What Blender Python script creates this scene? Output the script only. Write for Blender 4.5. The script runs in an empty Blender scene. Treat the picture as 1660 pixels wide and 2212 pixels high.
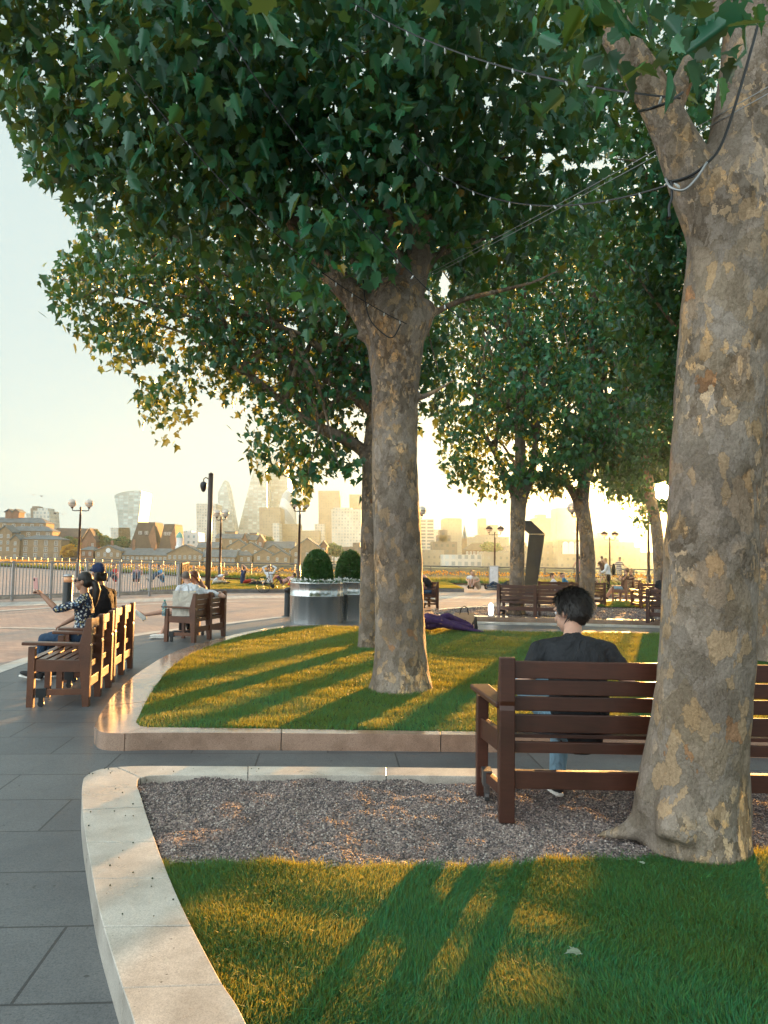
import bpy, math, random
import numpy as np
from mathutils import Vector, Matrix, noise as mnoise
random.seed(7); rng = np.random.default_rng(7)
sc = bpy.context.scene
R = math.radians

# ------------------------------------------------------------------ camera
EYE = Vector((0, 0, 1.6)); FPX = 1598.0; PITCH = R(3.55); ROLL = R(0.85)
CR = Matrix.Rotation(R(90) + PITCH, 3, 'X') @ Matrix.Rotation(ROLL, 3, 'Z')
cam_d = bpy.data.cameras.new("camera"); cam = bpy.data.objects.new("camera", cam_d)
sc.collection.objects.link(cam); sc.camera = cam
cam.matrix_world = Matrix.Translation(EYE) @ CR.to_4x4()
cam_d.sensor_fit = 'VERTICAL'; cam_d.sensor_height = 36; cam_d.lens = 26; cam_d.clip_start = .05; cam_d.clip_end = 20000

# ------------------------------------------------------------------ light
SKY_FILL = (3.5, 3.15, 3.15); SUN_AZ = R(20.68); SUN_EL = R(5.15)
SUN_DIR = Vector((math.cos(SUN_EL) * math.sin(SUN_AZ), math.cos(SUN_EL) * math.cos(SUN_AZ), math.sin(SUN_EL)))
sun_d = bpy.data.lights.new("sun", 'SUN'); sun_d.energy = 5.0; sun_d.angle = R(.6); sun_d.color = (1.0, .47, .13)
sun = bpy.data.objects.new("sun", sun_d); sc.collection.objects.link(sun)
sun.rotation_euler = SUN_DIR.to_track_quat('Z', 'Y').to_euler()
w = bpy.data.worlds.new("World"); sc.world = w; w.use_nodes = True
nt = w.node_tree; nt.nodes.clear()
N = nt.nodes.new; L = nt.links.new
wo = N('ShaderNodeOutputWorld'); bg = N('ShaderNodeBackground'); sky = N('ShaderNodeTexSky')
sky.sky_type = 'NISHITA'; sky.sun_disc = False; sky.sun_elevation = SUN_EL; sky.sun_rotation = SUN_AZ
sky.air_density = 1.0; sky.dust_density = 1.0; sky.ozone_density = 2.5
bg.inputs[1].default_value = .05
tint = N('ShaderNodeMix'); tint.data_type = 'RGBA'; tint.blend_type = 'MULTIPLY'; tint.inputs[0].default_value = 1
tint.inputs[7].default_value = (.66, 1.0, 1.05, 1)
# thin high cloud veil that whitens the sky, brighter towards the sun
veil = N('ShaderNodeMix'); veil.data_type = 'RGBA'; veil.inputs[0].default_value = .97
veil.inputs[7].default_value = (2.52, 3.10, 3.10, 1)
L(sky.outputs[0], tint.inputs[6]); L(tint.outputs[2], veil.inputs[6]); 
# added fill: sky brightened behind and left of the viewer to lift the shade
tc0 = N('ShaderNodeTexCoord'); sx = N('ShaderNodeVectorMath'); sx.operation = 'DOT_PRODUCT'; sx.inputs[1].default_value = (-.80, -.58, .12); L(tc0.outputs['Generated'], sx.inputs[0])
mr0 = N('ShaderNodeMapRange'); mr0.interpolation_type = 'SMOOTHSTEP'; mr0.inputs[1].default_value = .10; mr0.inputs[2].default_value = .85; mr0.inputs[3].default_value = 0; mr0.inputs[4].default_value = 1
L(sx.outputs['Value'], mr0.inputs[0]); em_ = N('ShaderNodeMix'); em_.data_type = 'RGBA'; em_.inputs[6].default_value = (1, 1, 1, 1); em_.inputs[7].default_value = SKY_FILL + (1,); L(mr0.outputs[0], em_.inputs[0])
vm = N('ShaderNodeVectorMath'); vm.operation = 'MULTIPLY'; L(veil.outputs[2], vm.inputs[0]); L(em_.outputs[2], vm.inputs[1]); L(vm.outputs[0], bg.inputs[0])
# the sun's disc itself with its narrow aureole, by direction in the sky
tc = N('ShaderNodeTexCoord'); dot = N('ShaderNodeVectorMath'); dot.operation = 'DOT_PRODUCT'
dot.inputs[1].default_value = SUN_DIR
nrm = N('ShaderNodeVectorMath'); nrm.operation = 'NORMALIZE'
L(tc.outputs['Generated'], nrm.inputs[0]); L(nrm.outputs[0], dot.inputs[0])
acs = N('ShaderNodeMath'); acs.operation = 'ARCCOSINE'; L(dot.outputs['Value'], acs.inputs[0])
rmp = N('ShaderNodeMapRange'); rmp.interpolation_type = 'SMOOTHSTEP'
rmp.inputs[1].default_value = R(1.0); rmp.inputs[2].default_value = R(.62); rmp.inputs[3].default_value = 0; rmp.inputs[4].default_value = 120
L(acs.outputs[0], rmp.inputs[0])
gl = N('ShaderNodeMapRange'); gl.interpolation_type = 'SMOOTHSTEP'
gl.inputs[1].default_value = R(16); gl.inputs[2].default_value = R(0); gl.inputs[3].default_value = 0; gl.inputs[4].default_value = .22
L(acs.outputs[0], gl.inputs[0])
b2 = N('ShaderNodeBackground'); b2.inputs[0].default_value = (1, .80, .45, 1); L(rmp.outputs[0], b2.inputs[1])
b3 = N('ShaderNodeBackground'); b3.inputs[0].default_value = (1, .55, .16, 1); L(gl.outputs[0], b3.inputs[1])
ad = N('ShaderNodeAddShader'); ad2 = N('ShaderNodeAddShader')
L(bg.outputs[0], ad.inputs[0]); L(b2.outputs[0], ad.inputs[1]); L(ad.outputs[0], ad2.inputs[0]); L(b3.outputs[0], ad2.inputs[1])
L(ad2.outputs[0], wo.inputs[0])
vs = sc.view_settings; vs.view_transform = 'Standard'; vs.look = 'None'; vs.gamma = 1; vs.exposure = 2.42
HAZE = 1.6e-4
cy = sc.cycles; cy.max_bounces = 7; cy.diffuse_bounces = 3; cy.glossy_bounces = 3; cy.transmission_bounces = 4
cy.volume_bounces = 0; cy.transparent_max_bounces = 6; cy.caustics_reflective = False; cy.caustics_refractive = False
cy.sample_clamp_indirect = 6; cy.use_denoising = True

# ------------------------------------------------------------------ pixel <-> place helpers (photo measured on a 1660 x 2212 grid)
def ray(px, py):
    return CR @ Vector(((px - 830) / FPX, -(py - 1106) / FPX, -1))
def G(px, py, z=0.0):
    d = ray(px, py); t = (z - EYE.z) / d.z
    return EYE + d * t
def at(px, py, Y):
    d = ray(px, py); return EYE + d * (Y / d.y)
CRi = np.array(CR.inverted())
def proj(V):
    V = np.asarray(V, float) - np.array(EYE); c = V @ CRi.T
    z = np.where(-c[:, 2] > .05, -c[:, 2], .05)
    return 830 + FPX * c[:, 0] / z, 1106 - FPX * c[:, 1] / z, -c[:, 2]

# ------------------------------------------------------------------ mesh helpers
def frame(d, up=(0, 0, 1)):
    d = Vector(d).normalized(); up = Vector(up)
    if abs(d.dot(up)) > .98: up = Vector((0, 1, 0)) if abs(d.y) < .9 else Vector((1, 0, 0))
    s = d.cross(up).normalized(); u = s.cross(d).normalized()
    return s, u, d
class MB:
    def __init__(s): s.v = []; s.f = []
    def add(s, vs, fs):
        b = len(s.v); s.v += [tuple(v) for v in vs]; s.f += [tuple(b + i for i in f) for f in fs]; return s
    def box(s, cx, cy, cz, sx, sy, sz, rz=0, rx=0, ry=0):
        M = Matrix.Rotation(rz, 3, 'Z') @ Matrix.Rotation(ry, 3, 'Y') @ Matrix.Rotation(rx, 3, 'X')
        vs = [Vector((cx, cy, cz)) + M @ Vector((x * sx / 2, y * sy / 2, z * sz / 2)) for z in (-1, 1) for y in (-1, 1) for x in (-1, 1)]
        return s.add(vs, [(0, 2, 3, 1), (4, 5, 7, 6), (0, 1, 5, 4), (2, 6, 7, 3), (0, 4, 6, 2), (1, 3, 7, 5)])
    def beam(s, p0, p1, w_, h_, up=(0, 0, 1), w1=None, h1=None):
        p0 = Vector(p0); p1 = Vector(p1); sd, u, d = frame(p1 - p0, up); vs = []
        for p, ww, hh in ((p0, w_, h_), (p1, w1 or w_, h1 or h_)):
            vs += [p + sd * a * ww / 2 + u * b * hh / 2 for a, b in ((-1, -1), (1, -1), (1, 1), (-1, 1))]
        return s.add(vs, [(3, 2, 1, 0), (4, 5, 6, 7), (0, 1, 5, 4), (1, 2, 6, 5), (2, 3, 7, 6), (3, 0, 4, 7)])
    def tube(s, pts, rads, n=10, side=None, cap=True, round_=False, rfun=None):
        """rads: r or (rx, ry); rx along `side`."""
        pts = [Vector(p) for p in pts]; m = len(pts)
        rads = [(r, r) if not hasattr(r, '__len__') else r for r in (rads if hasattr(rads, '__len__') else [rads] * m)]
        if round_:
            def ext(a, b, r):
                d = (a - b).normalized(); k = min(r); return [(a + d * k * .5, (r[0] * .85, r[1] * .85)), (a + d * k * .85, (r[0] * .5, r[1] * .5)), (a + d * k * 1.0, (r[0] * .12, r[1] * .12))]
            e0 = ext(pts[0], pts[1], rads[0]); e1 = ext(pts[-1], pts[-2], rads[-1])
            pts = [p for p, _ in reversed(e0)] + pts + [p for p, _ in e1]; rads = [r for _, r in reversed(e0)] + list(rads) + [r for _, r in e1]; m = len(pts)
        prev = None; vs = []
        for i, p in enumerate(pts):
            t = (pts[min(i + 1, m - 1)] - pts[max(i - 1, 0)]).normalized()
            if prev is None:
                ref = Vector(side) if side is not None else (Vector((1, 0, 0)) if abs(t.x) < .9 else Vector((0, 1, 0)))
            else: ref = Vector(side) if side is not None else prev
            a = ref - t * ref.dot(t)
            if a.length < 1e-4: a = prev if prev is not None else t.orthogonal()
            a.normalize(); b = t.cross(a); prev = a
            for k in range(n):
                th = 2 * math.pi * k / n; q = rfun(p, th) if rfun else 1
                vs.append(p + (a * math.cos(th) * rads[i][0] + b * math.sin(th) * rads[i][1]) * q)
        fs = [(i * n + k, i * n + (k + 1) % n, (i + 1) * n + (k + 1) % n, (i + 1) * n + k) for i in range(m - 1) for k in range(n)]
        if cap: fs += [tuple(reversed(range(n))), tuple((m - 1) * n + k for k in range(n))]
        return s.add(vs, fs)
    def lathe(s, prof, n=20, c=(0, 0, 0), cap=True):
        c = Vector(c); vs = [c + Vector((r * math.cos(2 * math.pi * k / n), r * math.sin(2 * math.pi * k / n), z)) for r, z in prof for k in range(n)]
        fs = [(i * n + k, i * n + (k + 1) % n, (i + 1) * n + (k + 1) % n, (i + 1) * n + k) for i in range(len(prof) - 1) for k in range(n)]
        if cap: fs += [tuple(reversed(range(n))), tuple((len(prof) - 1) * n + k for k in range(n))]
        return s.add(vs, fs)
    def ball(s, c, r, nu=12, nv=8, M=None):
        c = Vector(c); r = r if hasattr(r, '__len__') else (r, r, r); vs = []
        for j in range(nv + 1):
            ph = math.pi * j / nv
            for i in range(nu):
                th = 2 * math.pi * i / nu; v = Vector((r[0] * math.sin(ph) * math.cos(th), r[1] * math.sin(ph) * math.sin(th), -r[2] * math.cos(ph)))
                vs.append(c + (M @ v if M else v))
        fs = [(j * nu + i, j * nu + (i + 1) % nu, (j + 1) * nu + (i + 1) % nu, (j + 1) * nu + i) for j in range(nv) for i in range(nu)]
        return s.add(vs, fs)
    def ext(s, poly, vec):
        vec = Vector(vec); p = [Vector(q) for q in poly]; n = len(p)
        return s.add(p + [q + vec for q in p], [tuple(reversed(range(n))), tuple(range(n, 2 * n))] + [(i, (i + 1) % n, n + (i + 1) % n, n + i) for i in range(n)])
    def build(s, name, mat, parent=None, smooth=False, bevel=0, loc=None, rz=0, remesh=0, smit=0, seg=2):
        me = bpy.data.meshes.new(name); me.from_pydata(s.v, [], s.f); me.update()
        if smooth: me.polygons.foreach_set('use_smooth', [True] * len(me.polygons))
        for mm in (mat if isinstance(mat, (list, tuple)) else [mat]): me.materials.append(mm)
        o = bpy.data.objects.new(name, me); sc.collection.objects.link(o)
        if parent: o.parent = parent
        if loc is not None: o.location = loc
        o.rotation_euler.z = rz
        if remesh:
            m = o.modifiers.new('r', 'REMESH'); m.mode = 'VOXEL'; m.voxel_size = remesh; m.use_smooth_shade = True
            if smit: m = o.modifiers.new('s', 'SMOOTH'); m.iterations = smit; m.factor = .5
        if bevel:
            m = o.modifiers.new('b', 'BEVEL'); m.width = bevel; m.segments = seg; m.limit_method = 'ANGLE'; m.angle_limit = R(40)
        return o
def np_mesh(name, V, F, mat, parent=None, smooth=False):
    """V (n,3); F list of int arrays (m,k), each its own polygon size."""
    me = bpy.data.meshes.new(name); F = [f for f in F if len(f)]
    V = np.ascontiguousarray(V, np.float32); nl = sum(f.size for f in F); npol = sum(len(f) for f in F)
    me.vertices.add(len(V)); me.vertices.foreach_set('co', V.ravel()); me.loops.add(nl); me.polygons.add(npol)
    me.loops.foreach_set('vertex_index', np.concatenate([f.ravel() for f in F]).astype(np.int32))
    sizes = np.concatenate([np.full(len(f), f.shape[1]) for f in F]); st = np.concatenate([[0], np.cumsum(sizes)[:-1]])
    me.polygons.foreach_set('loop_start', st.astype(np.int32))
    if smooth: me.polygons.foreach_set('use_smooth', np.ones(npol, bool))
    me.update(calc_edges=True); me.validate()
    me.materials.append(mat); o = bpy.data.objects.new(name, me); sc.collection.objects.link(o)
    if parent: o.parent = parent
    return o
def tag(o, label=None, cat=None, group=None, kind=None):
    if label: o['label'] = label
    if cat: o['category'] = cat
    if group: o['group'] = group
    if kind: o['kind'] = kind
    return o
def empty(name, loc, rz=0, label=None, cat=None, group=None):
    o = bpy.data.objects.new(name, None); sc.collection.objects.link(o); o.location = loc; o.rotation_euler.z = rz; o.empty_display_size = .1
    return tag(o, label, cat, group)
def copy_tree(o, parent=None):
    c = o.copy(); sc.collection.objects.link(c); c.parent = parent
    for ch in [x for x in sc.collection.objects if x.parent == o]: copy_tree(ch, c)
    return c
def inpoly(x, y, poly):
    x = np.asarray(x); y = np.asarray(y); inside = np.zeros(x.shape, bool); n = len(poly)
    for i in range(n):
        x0, y0 = poly[i]; x1, y1 = poly[(i + 1) % n]
        if y0 == y1: continue
        c = ((y0 > y) != (y1 > y)) & (x < (x1 - x0) * (y - y0) / (y1 - y0) + x0); inside ^= c
    return inside

# ------------------------------------------------------------------ materials
class NT:
    def __init__(s, name):
        s.m = bpy.data.materials.new(name); s.m.use_nodes = True; s.t = s.m.node_tree; s.t.nodes.clear(); s.out = s.n('ShaderNodeOutputMaterial')
    def n(s, t, **k):
        o = s.t.nodes.new(t)
        for a, b in k.items(): setattr(o, a, b)
        return o
    def l(s, a, b): s.t.links.new(a, b)
    def coord(s, scale=(1, 1, 1), which='Object', rot=(0, 0, 0)):
        c = s.n('ShaderNodeTexCoord'); m = s.n('ShaderNodeMapping'); m.inputs['Scale'].default_value = scale; m.inputs['Rotation'].default_value = rot
        s.l(c.outputs[which], m.inputs[0]); return m.outputs[0]
    def noise(s, vec, scale=5, detail=4, rough=.55, dist=0):
        o = s.n('ShaderNodeTexNoise'); o.inputs['Scale'].default_value = scale; o.inputs['Detail'].default_value = detail; o.inputs['Roughness'].default_value = rough; o.inputs['Distortion'].default_value = dist
        s.l(vec, o.inputs['Vector']); return o
    def ramp(s, fac, stops, mode='LINEAR'):
        o = s.n('ShaderNodeValToRGB'); o.color_ramp.interpolation = mode; e = o.color_ramp.elements
        while len(e) > 1: e.remove(e[-1])
        e[0].position = stops[0][0]; e[0].color = tuple(stops[0][1]) + (1,)
        for p, c in stops[1:]:
            k = e.new(p); k.color = tuple(c) + (1,)
        s.l(fac, o.inputs[0]); return o.outputs[0]
    def mix(s, fac, a, b, blend='MIX'):
        o = s.n('ShaderNodeMix'); o.data_type = 'RGBA'; o.blend_type = blend
        for i, x in ((0, fac), (6, a), (7, b)):
            if hasattr(x, 'links'): s.l(x, o.inputs[i])
            else: o.inputs[i].default_value = x if i == 0 else tuple(x) + (1,)
        return o.outputs[2]
    def bump(s, h, strength=.3, dist=.01, nrm=None):
        o = s.n('ShaderNodeBump'); o.inputs['Strength'].default_value = strength; o.inputs['Distance'].default_value = dist; s.l(h, o.inputs['Height'])
        if nrm is not None: s.l(nrm, o.inputs['Normal'])
        return o.outputs[0]
    def pbr(s, col, rough=.5, metal=0, normal=None, spec=None, **kw):
        o = s.n('ShaderNodeBsdfPrincipled')
        for k, x in (('Base Color', col), ('Roughness', rough), ('Metallic', metal)):
            if hasattr(x, 'links'): s.l(x, o.inputs[k])
            else: o.inputs[k].default_value = (tuple(x) + (1,)) if k == 'Base Color' else x
        if normal is not None: s.l(normal, o.inputs['Normal'])
        if spec is not None: o.inputs['Specular IOR Level'].default_value = spec
        for k, x in kw.items(): o.inputs[k].default_value = x
        s.last = o; return o.outputs[0]
    def done(s, sh): s.l(sh, s.out.inputs[0]); return s.m
def simple(name, col, rough=.6, metal=0, var=.15, scale=8, bump=0, bdist=.004, spec=None, **kw):
    t = NT(name); v = t.coord(); n = t.noise(v, scale, 5)
    c2 = tuple(min(1, c * (1 + var)) for c in col); c1 = tuple(c * (1 - var) for c in col)
    c = t.ramp(n.outputs[0], [(.3, c1), (.7, c2)]); nm = t.bump(t.noise(v, scale * 6, 4).outputs[0], bump, bdist) if bump else None
    return t.done(t.pbr(c, rough, metal, nm, spec, **kw))
def granite(name, base, rough=.35, bmp=.25):
    t = NT(name); v = t.coord(); a = t.noise(v, 260, 3, .7); b = t.noise(v, 4, 5); vo = t.n('ShaderNodeTexVoronoi'); vo.inputs['Scale'].default_value = 180; t.l(v, vo.inputs['Vector'])
    c = t.ramp(a.outputs[0], [(.33, tuple(x * .45 for x in base)), (.47, base), (.62, tuple(min(1, x * 1.3) for x in base))])
    c = t.mix(.5, c, t.ramp(vo.outputs['Color'], [(.2, tuple(x * .75 for x in base)), (.8, tuple(min(1, x * 1.2) for x in base))]))
    st = t.ramp(b.outputs[0], [(.38, (.72, .70, .68)), (.6, (1, 1, 1))]); c = t.mix(1, c, st, 'MULTIPLY')
    sp = t.ramp(t.noise(v, 35, 2).outputs[0], [(.70, (1, 1, 1)), (.76, (.35, .33, .3))]); c = t.mix(1, c, sp, 'MULTIPLY')
    rr = t.n('ShaderNodeMapRange'); rr.inputs[3].default_value = rough * .8; rr.inputs[4].default_value = rough * 1.4; t.l(b.outputs[0], rr.inputs[0])
    return t.done(t.pbr(c, rr.outputs[0], 0, t.bump(a.outputs[0], bmp, .002)))
def paving(name, c1, c2, mortar, bw, bh, rot=0, rough=.55, msize=.012, gloss=0, bumpd=.006):
    t = NT(name); v = t.coord(rot=(0, 0, rot)); nd = t.noise(v, .8, 2)
    br = t.n('ShaderNodeTexBrick'); br.inputs['Scale'].default_value = 1; br.inputs['Brick Width'].default_value = bw; br.inputs['Row Height'].default_value = bh
    br.inputs['Mortar Size'].default_value = msize; br.inputs['Mortar Smooth'].default_value = .15; br.inputs['Bias'].default_value = 0
    br.inputs['Color1'].default_value = tuple(c1) + (1,); br.inputs['Color2'].default_value = tuple(c2) + (1,); br.inputs['Mortar'].default_value = tuple(mortar) + (1,)
    t.l(v, br.inputs['Vector']); a = t.noise(v, 140, 3, .75); b = t.noise(v, 1.1, 5, .6)
    c = t.mix(1, br.outputs['Color'], t.ramp(a.outputs[0], [(.32, (.55, .55, .56)), (.5, (1, 1, 1)), (.7, (1.35, 1.3, 1.25))]), 'MULTIPLY')
    c = t.mix(1, c, t.ramp(b.outputs[0], [(.32, (.66, .67, .70)), (.62, (1.15, 1.14, 1.10))]), 'MULTIPLY')
    sp = t.ramp(t.noise(v, 22, 1).outputs[0], [(.72, (1, 1, 1)), (.78, (.45, .44, .42))]); c = t.mix(1, c, sp, 'MULTIPLY')
    inv = t.n('ShaderNodeMath', operation='SUBTRACT'); inv.inputs[0].default_value = 1; t.l(br.outputs['Fac'], inv.inputs[1])
    nm = t.bump(inv.outputs[0], .6, bumpd); nm = t.bump(a.outputs[0], .35, .003, nm); nm = t.bump(t.noise(v, 6, 3).outputs[0], .3, .012, nm)
    rr = t.n('ShaderNodeMapRange'); rr.inputs[3].default_value = rough * .75; rr.inputs[4].default_value = rough * 1.3; t.l(b.outputs[0], rr.inputs[0])
    return t.done(t.pbr(c, rr.outputs[0], 0, nm))
def leafy(name, cols, trans, tmix=.4, rough=.42, spec=.45):
    t = NT(name); g = t.n('ShaderNodeNewGeometry'); c = t.ramp(g.outputs['Random Per Island'], cols)
    p = t.pbr(c, rough, 0, None, spec); tr = t.n('ShaderNodeBsdfTranslucent')
    tc_ = t.mix(.65, c, trans); t.l(tc_, tr.inputs[0]); m = t.n('ShaderNodeMixShader'); m.inputs[0].default_value = tmix
    t.l(p, m.inputs[1]); t.l(tr.outputs[0], m.inputs[2]); return t.done(m.outputs[0])
def bark():
    t = NT('plane_bark'); v = t.coord((1, 1, .62)); nz = t.noise(v, 6, 5, .65)
    sub = t.n('ShaderNodeVectorMath', operation='MULTIPLY_ADD'); sub.inputs[1].default_value = (.20, .20, .20); t.l(nz.outputs['Color'], sub.inputs[0]); t.l(v, sub.inputs[2])
    def vor(sc_, f='F1'):
        o = t.n('ShaderNodeTexVoronoi', feature=f); o.inputs['Scale'].default_value = sc_; t.l(sub.outputs[0], o.inputs['Vector']); return o
    def chan(o):
        q = t.n('ShaderNodeSeparateColor'); t.l(o.outputs['Color'], q.inputs[0]); return q.outputs[0]
    v1 = chan(vor(7)); v2 = chan(vor(16)); v3 = chan(vor(30)); big = t.noise(v, 1.3, 3).outputs[0]
    c = t.ramp(big, [(.38, (.215, .172, .138)), (.62, (.345, .290, .240))])
    c = t.mix(1, c, t.ramp(v1, [(0, (.80, .80, .80)), (.35, (.93, .94, .95)), (.55, (1.06, 1.06, 1.07)), (.75, (.90, .86, .78)), (.88, (1.12, 1.02, .90)), (.965, (1.42, 1.2, .92)), (1, (1.42, 1.2, .92))], 'CONSTANT'), 'MULTIPLY')
    c = t.mix(1, c, t.ramp(v2, [(0, (.86, .84, .80)), (.25, (1, 1, 1)), (.45, (.88, .87, .83)), (.6, (1.05, 1.04, 1.02)), (.86, (1.42, 1.22, .92)), (.985, (1.25, .86, .58)), (1, (1.25, .86, .58))], 'CONSTANT'), 'MULTIPLY')
    msk = t.ramp(t.noise(v, 2.3, 3).outputs[0], [(.50, (0, 0, 0)), (.56, (1, 1, 1))]); fl = t.ramp(v3, [(0, (.62, .58, .52)), (.30, (.80, .78, .74)), (.55, (1, 1, 1)), (.80, (1.65, 1.45, 1.15)), (1, (1.65, 1.45, 1.15))], 'CONSTANT')
    c = t.mix(msk, c, t.mix(1, c, fl, 'MULTIPLY'))
    e = vor(16, 'DISTANCE_TO_EDGE'); c = t.mix(.55, c, t.ramp(e.outputs['Distance'], [(0, (.60, .56, .52)), (.045, (1, 1, 1))]), 'MULTIPLY')
    fine = t.noise(v, 70, 5, .75); c = t.mix(.7, c, t.ramp(fine.outputs[0], [(.3, (.62, .6, .58)), (.6, (1.12, 1.12, 1.12))]), 'MULTIPLY')
    nm = t.bump(v2, .8, .014); nm = t.bump(v3, .45, .009, nm); nm = t.bump(fine.outputs[0], .5, .008, nm); nm = t.bump(t.noise(v, 11, 5, .65).outputs[0], .8, .05, nm)
    return t.done(t.pbr(c, .78, 0, nm, .25))
def wood(name, col, rough=.3, coat=.25):
    t = NT(name); v = t.coord((1.2, 1.2, 14)); v2 = t.coord(); n = t.noise(v2, 3, 4); g = t.noise(t.coord((3, 30, 30)), 3, 5, .6)
    g2 = t.noise(v2, 45, 4, .7)
    c = t.ramp(n.outputs[0], [(.3, tuple(x * .65 for x in col)), (.7, tuple(x * 1.35 for x in col))])
    c = t.mix(.55, c, t.ramp(g.outputs[0], [(.3, (.55, .5, .45)), (.6, (1.1, 1.1, 1.1))]), 'MULTIPLY')
    ch = t.ramp(g2.outputs[0], [(.70, (1, 1, 1)), (.76, (2.2, 1.9, 1.6))]); c = t.mix(.7, c, ch, 'MULTIPLY')
    rr = t.n('ShaderNodeMapRange'); rr.inputs[3].default_value = rough * .7; rr.inputs[4].default_value = rough * 1.7; t.l(n.outputs[0], rr.inputs[0])
    return t.done(t.pbr(c, rr.outputs[0], 0, t.bump(g.outputs[0], .3, .002), .5, **{'Coat Weight': coat, 'Coat Roughness': .18}))
M = {}
M['granite'] = granite('kerb_granite', (.53, .49, .43), .27); M['granite_red'] = granite('red_granite', (.35, .24, .18), .10, .04)
M['slab'] = paving('grey_slabs', (.095, .104, .114), (.128, .136, .144), (.045, .047, .05), 1.1, .56, R(-4), .5, .007)
M['brick'] = paving('brick_paving', (.30, .205, .165), (.38, .275, .225), (.16, .12, .10), .21, .105, .3, .42, .006)
M['setts'] = paving('pale_setts', (.5, .48, .44), (.42, .40, .37), (.2, .19, .18), .35, .35, .2, .4, .02)
M['strip'] = granite('pale_strip', (.55, .52, .47), .4)
M['gravel_bed'] = simple('gravel_bed', (.17, .135, .12), .9, 0, .35, 30, .6, .01)
M['soil'] = simple('lawn_soil', (.035, .05, .018), .95, 0, .3, 12)
M['bark'] = bark()
M['leaf'] = leafy('leaf', [(0, (.006, .085, .055)), (.3, (.012, .140, .078)), (.75, (.020, .185, .072)), (.95, (.045, .22, .045)), (.985, (.10, .20, .03)), (1, (.3, .2, .02))], (.34, .30, .012), .30, .36, .6)
M['grass'] = leafy('grass', [(0, (.004, .090, .045)), (.45, (.008, .165, .075)), (.85, (.020, .24, .085)), (.96, (.05, .27, .07)), (1, (.18, .22, .06))], (.66, .47, .004), .38, .5, .3)
M['wood'] = wood('stained_wood', (.052, .0145, .007), .38, .1)
M['wood2'] = wood('weathered_wood', (.115, .040, .016), .34, .2)
M['darkmetal'] = simple('dark_iron', (.018, .018, .02), .6, 0, .3, 6)
M['steel'] = simple('galvanised_steel', (.36, .37, .38), .45, .8, .12, 5)
M['black'] = simple('black_metal', (.02, .022, .024), .35, .3, .3, 6)
M['polemetal'] = simple('pole_metal', (.045, .028, .022), .3, .4, .2, 6)
M['railm'] = simple('rail_metal', (.10, .105, .11), .4, .6, .2, 4)
# ------------------------------------------------------------------ the setting: ground sheets
def sheet(name, poly, z, mat, kind='structure', **kw):
    m = MB(); m.add([(x, y, z) for x, y in poly], [tuple(range(len(poly)))]); o = m.build(name, mat); tag(o, kind=kind, **kw); return o
t = NT('river_water'); v = t.coord((1, 2.2, 1)); nz = t.noise(v, .25, 6, .65)
M['water'] = t.done(t.pbr((.10, .10, .085), .12, 0, t.bump(nz.outputs[0], .6, .25)))
M['land'] = simple('far_land', (.12, .12, .08), .95, 0, .2, .02)
sheet('river_water', [(-9000, -200), (9000, -200), (9000, 9000), (-9000, 9000)], -6, M['water'])
m = MB()
m.add([(-3000, 330, -2.4), (3000, 330, -2.4), (3000, 9000, -2.4), (-3000, 9000, -2.4), (-3000, 330, -7), (3000, 330, -7)], [(0, 1, 2, 3), (4, 5, 1, 0)])
tag(m.build('far_land', M['land']), kind='structure')
RE = [(-200, 215), (-95, 132.6), (-70, 111.6), (-49, 93.6), (-30, 74.6), (-15.6, 60.6), (-8.7, 53.1), (-4, 51.6), (3, 51.1), (10, 50.2), (17, 49.2), (26, 47.6), (40, 45.6), (80, 40)]
m = MB(); m.add([(-200, -40, 0), (80, -40, 0)] + [(x, y, 0) for x, y in reversed(RE)], [tuple(range(len(RE) + 2))])
for (x0, y0), (x1, y1) in zip(RE[:-1], RE[1:]): m.add([(x0, y0, 0), (x1, y1, 0), (x1, y1, -7), (x0, y0, -7)], [(0, 1, 2, 3)])
o_ = m.build('plaza_ground', M['brick']); tag(o_, kind='structure')
import bmesh
b_ = bmesh.new(); b_.from_mesh(o_.data); bmesh.ops.triangulate(b_, faces=b_.faces); b_.to_mesh(o_.data); b_.free()
def arcpts(pix, z=0): return [G(x, y, z) for x, y in pix]
def catmull(P, n=6):
    P = [Vector(p) for p in P]; out = []
    for i in range(len(P) - 1):
        a = P[max(i - 1, 0)]; b = P[i]; c = P[i + 1]; d = P[min(i + 2, len(P) - 1)]
        for k in range(n):
            t = k / n; out.append(.5 * ((2 * b) + (c - a) * t + (2 * a - 5 * b + 4 * c - d) * t * t + (3 * b - a - 3 * c + d) * t ** 3))
    return out + [P[-1]]
strip_px = [(-160, 1500), (-60, 1468), (0, 1447), (66, 1424), (150, 1400), (302, 1371), (494, 1347), (604, 1334), (700, 1329), (800, 1327)]
sp = catmull(arcpts(strip_px), 5)
poly = [(p.x, p.y) for p in sp] + [(60, sp[-1].y), (60, -12), (-14, -12), (-14, sp[0].y)]
sheet('slab_pavement', poly, .004, M['slab'])
def ribbon(name, pts, wdt, z, mat):
    m = MB(); vs = []
    for i, p in enumerate(pts):
        t_ = (pts[min(i + 1, len(pts) - 1)] - pts[max(i - 1, 0)]); nrm_ = Vector((-t_.y, t_.x, 0)).normalized()
        vs += [(p.x - nrm_.x * wdt / 2, p.y - nrm_.y * wdt / 2, z), (p.x + nrm_.x * wdt / 2, p.y + nrm_.y * wdt / 2, z)]
    m.add(vs, [(2 * i, 2 * i + 2, 2 * i + 3, 2 * i + 1) for i in range(len(pts) - 1)]); return tag(m.build(name, mat), kind='structure')
ribbon('stone_band', sp, .26, .008, M['strip'])
ribbon('stone_band', catmull(arcpts([(-40, 1358), (33, 1357), (200, 1360)]), 4), .22, .008, M['strip'])
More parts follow.
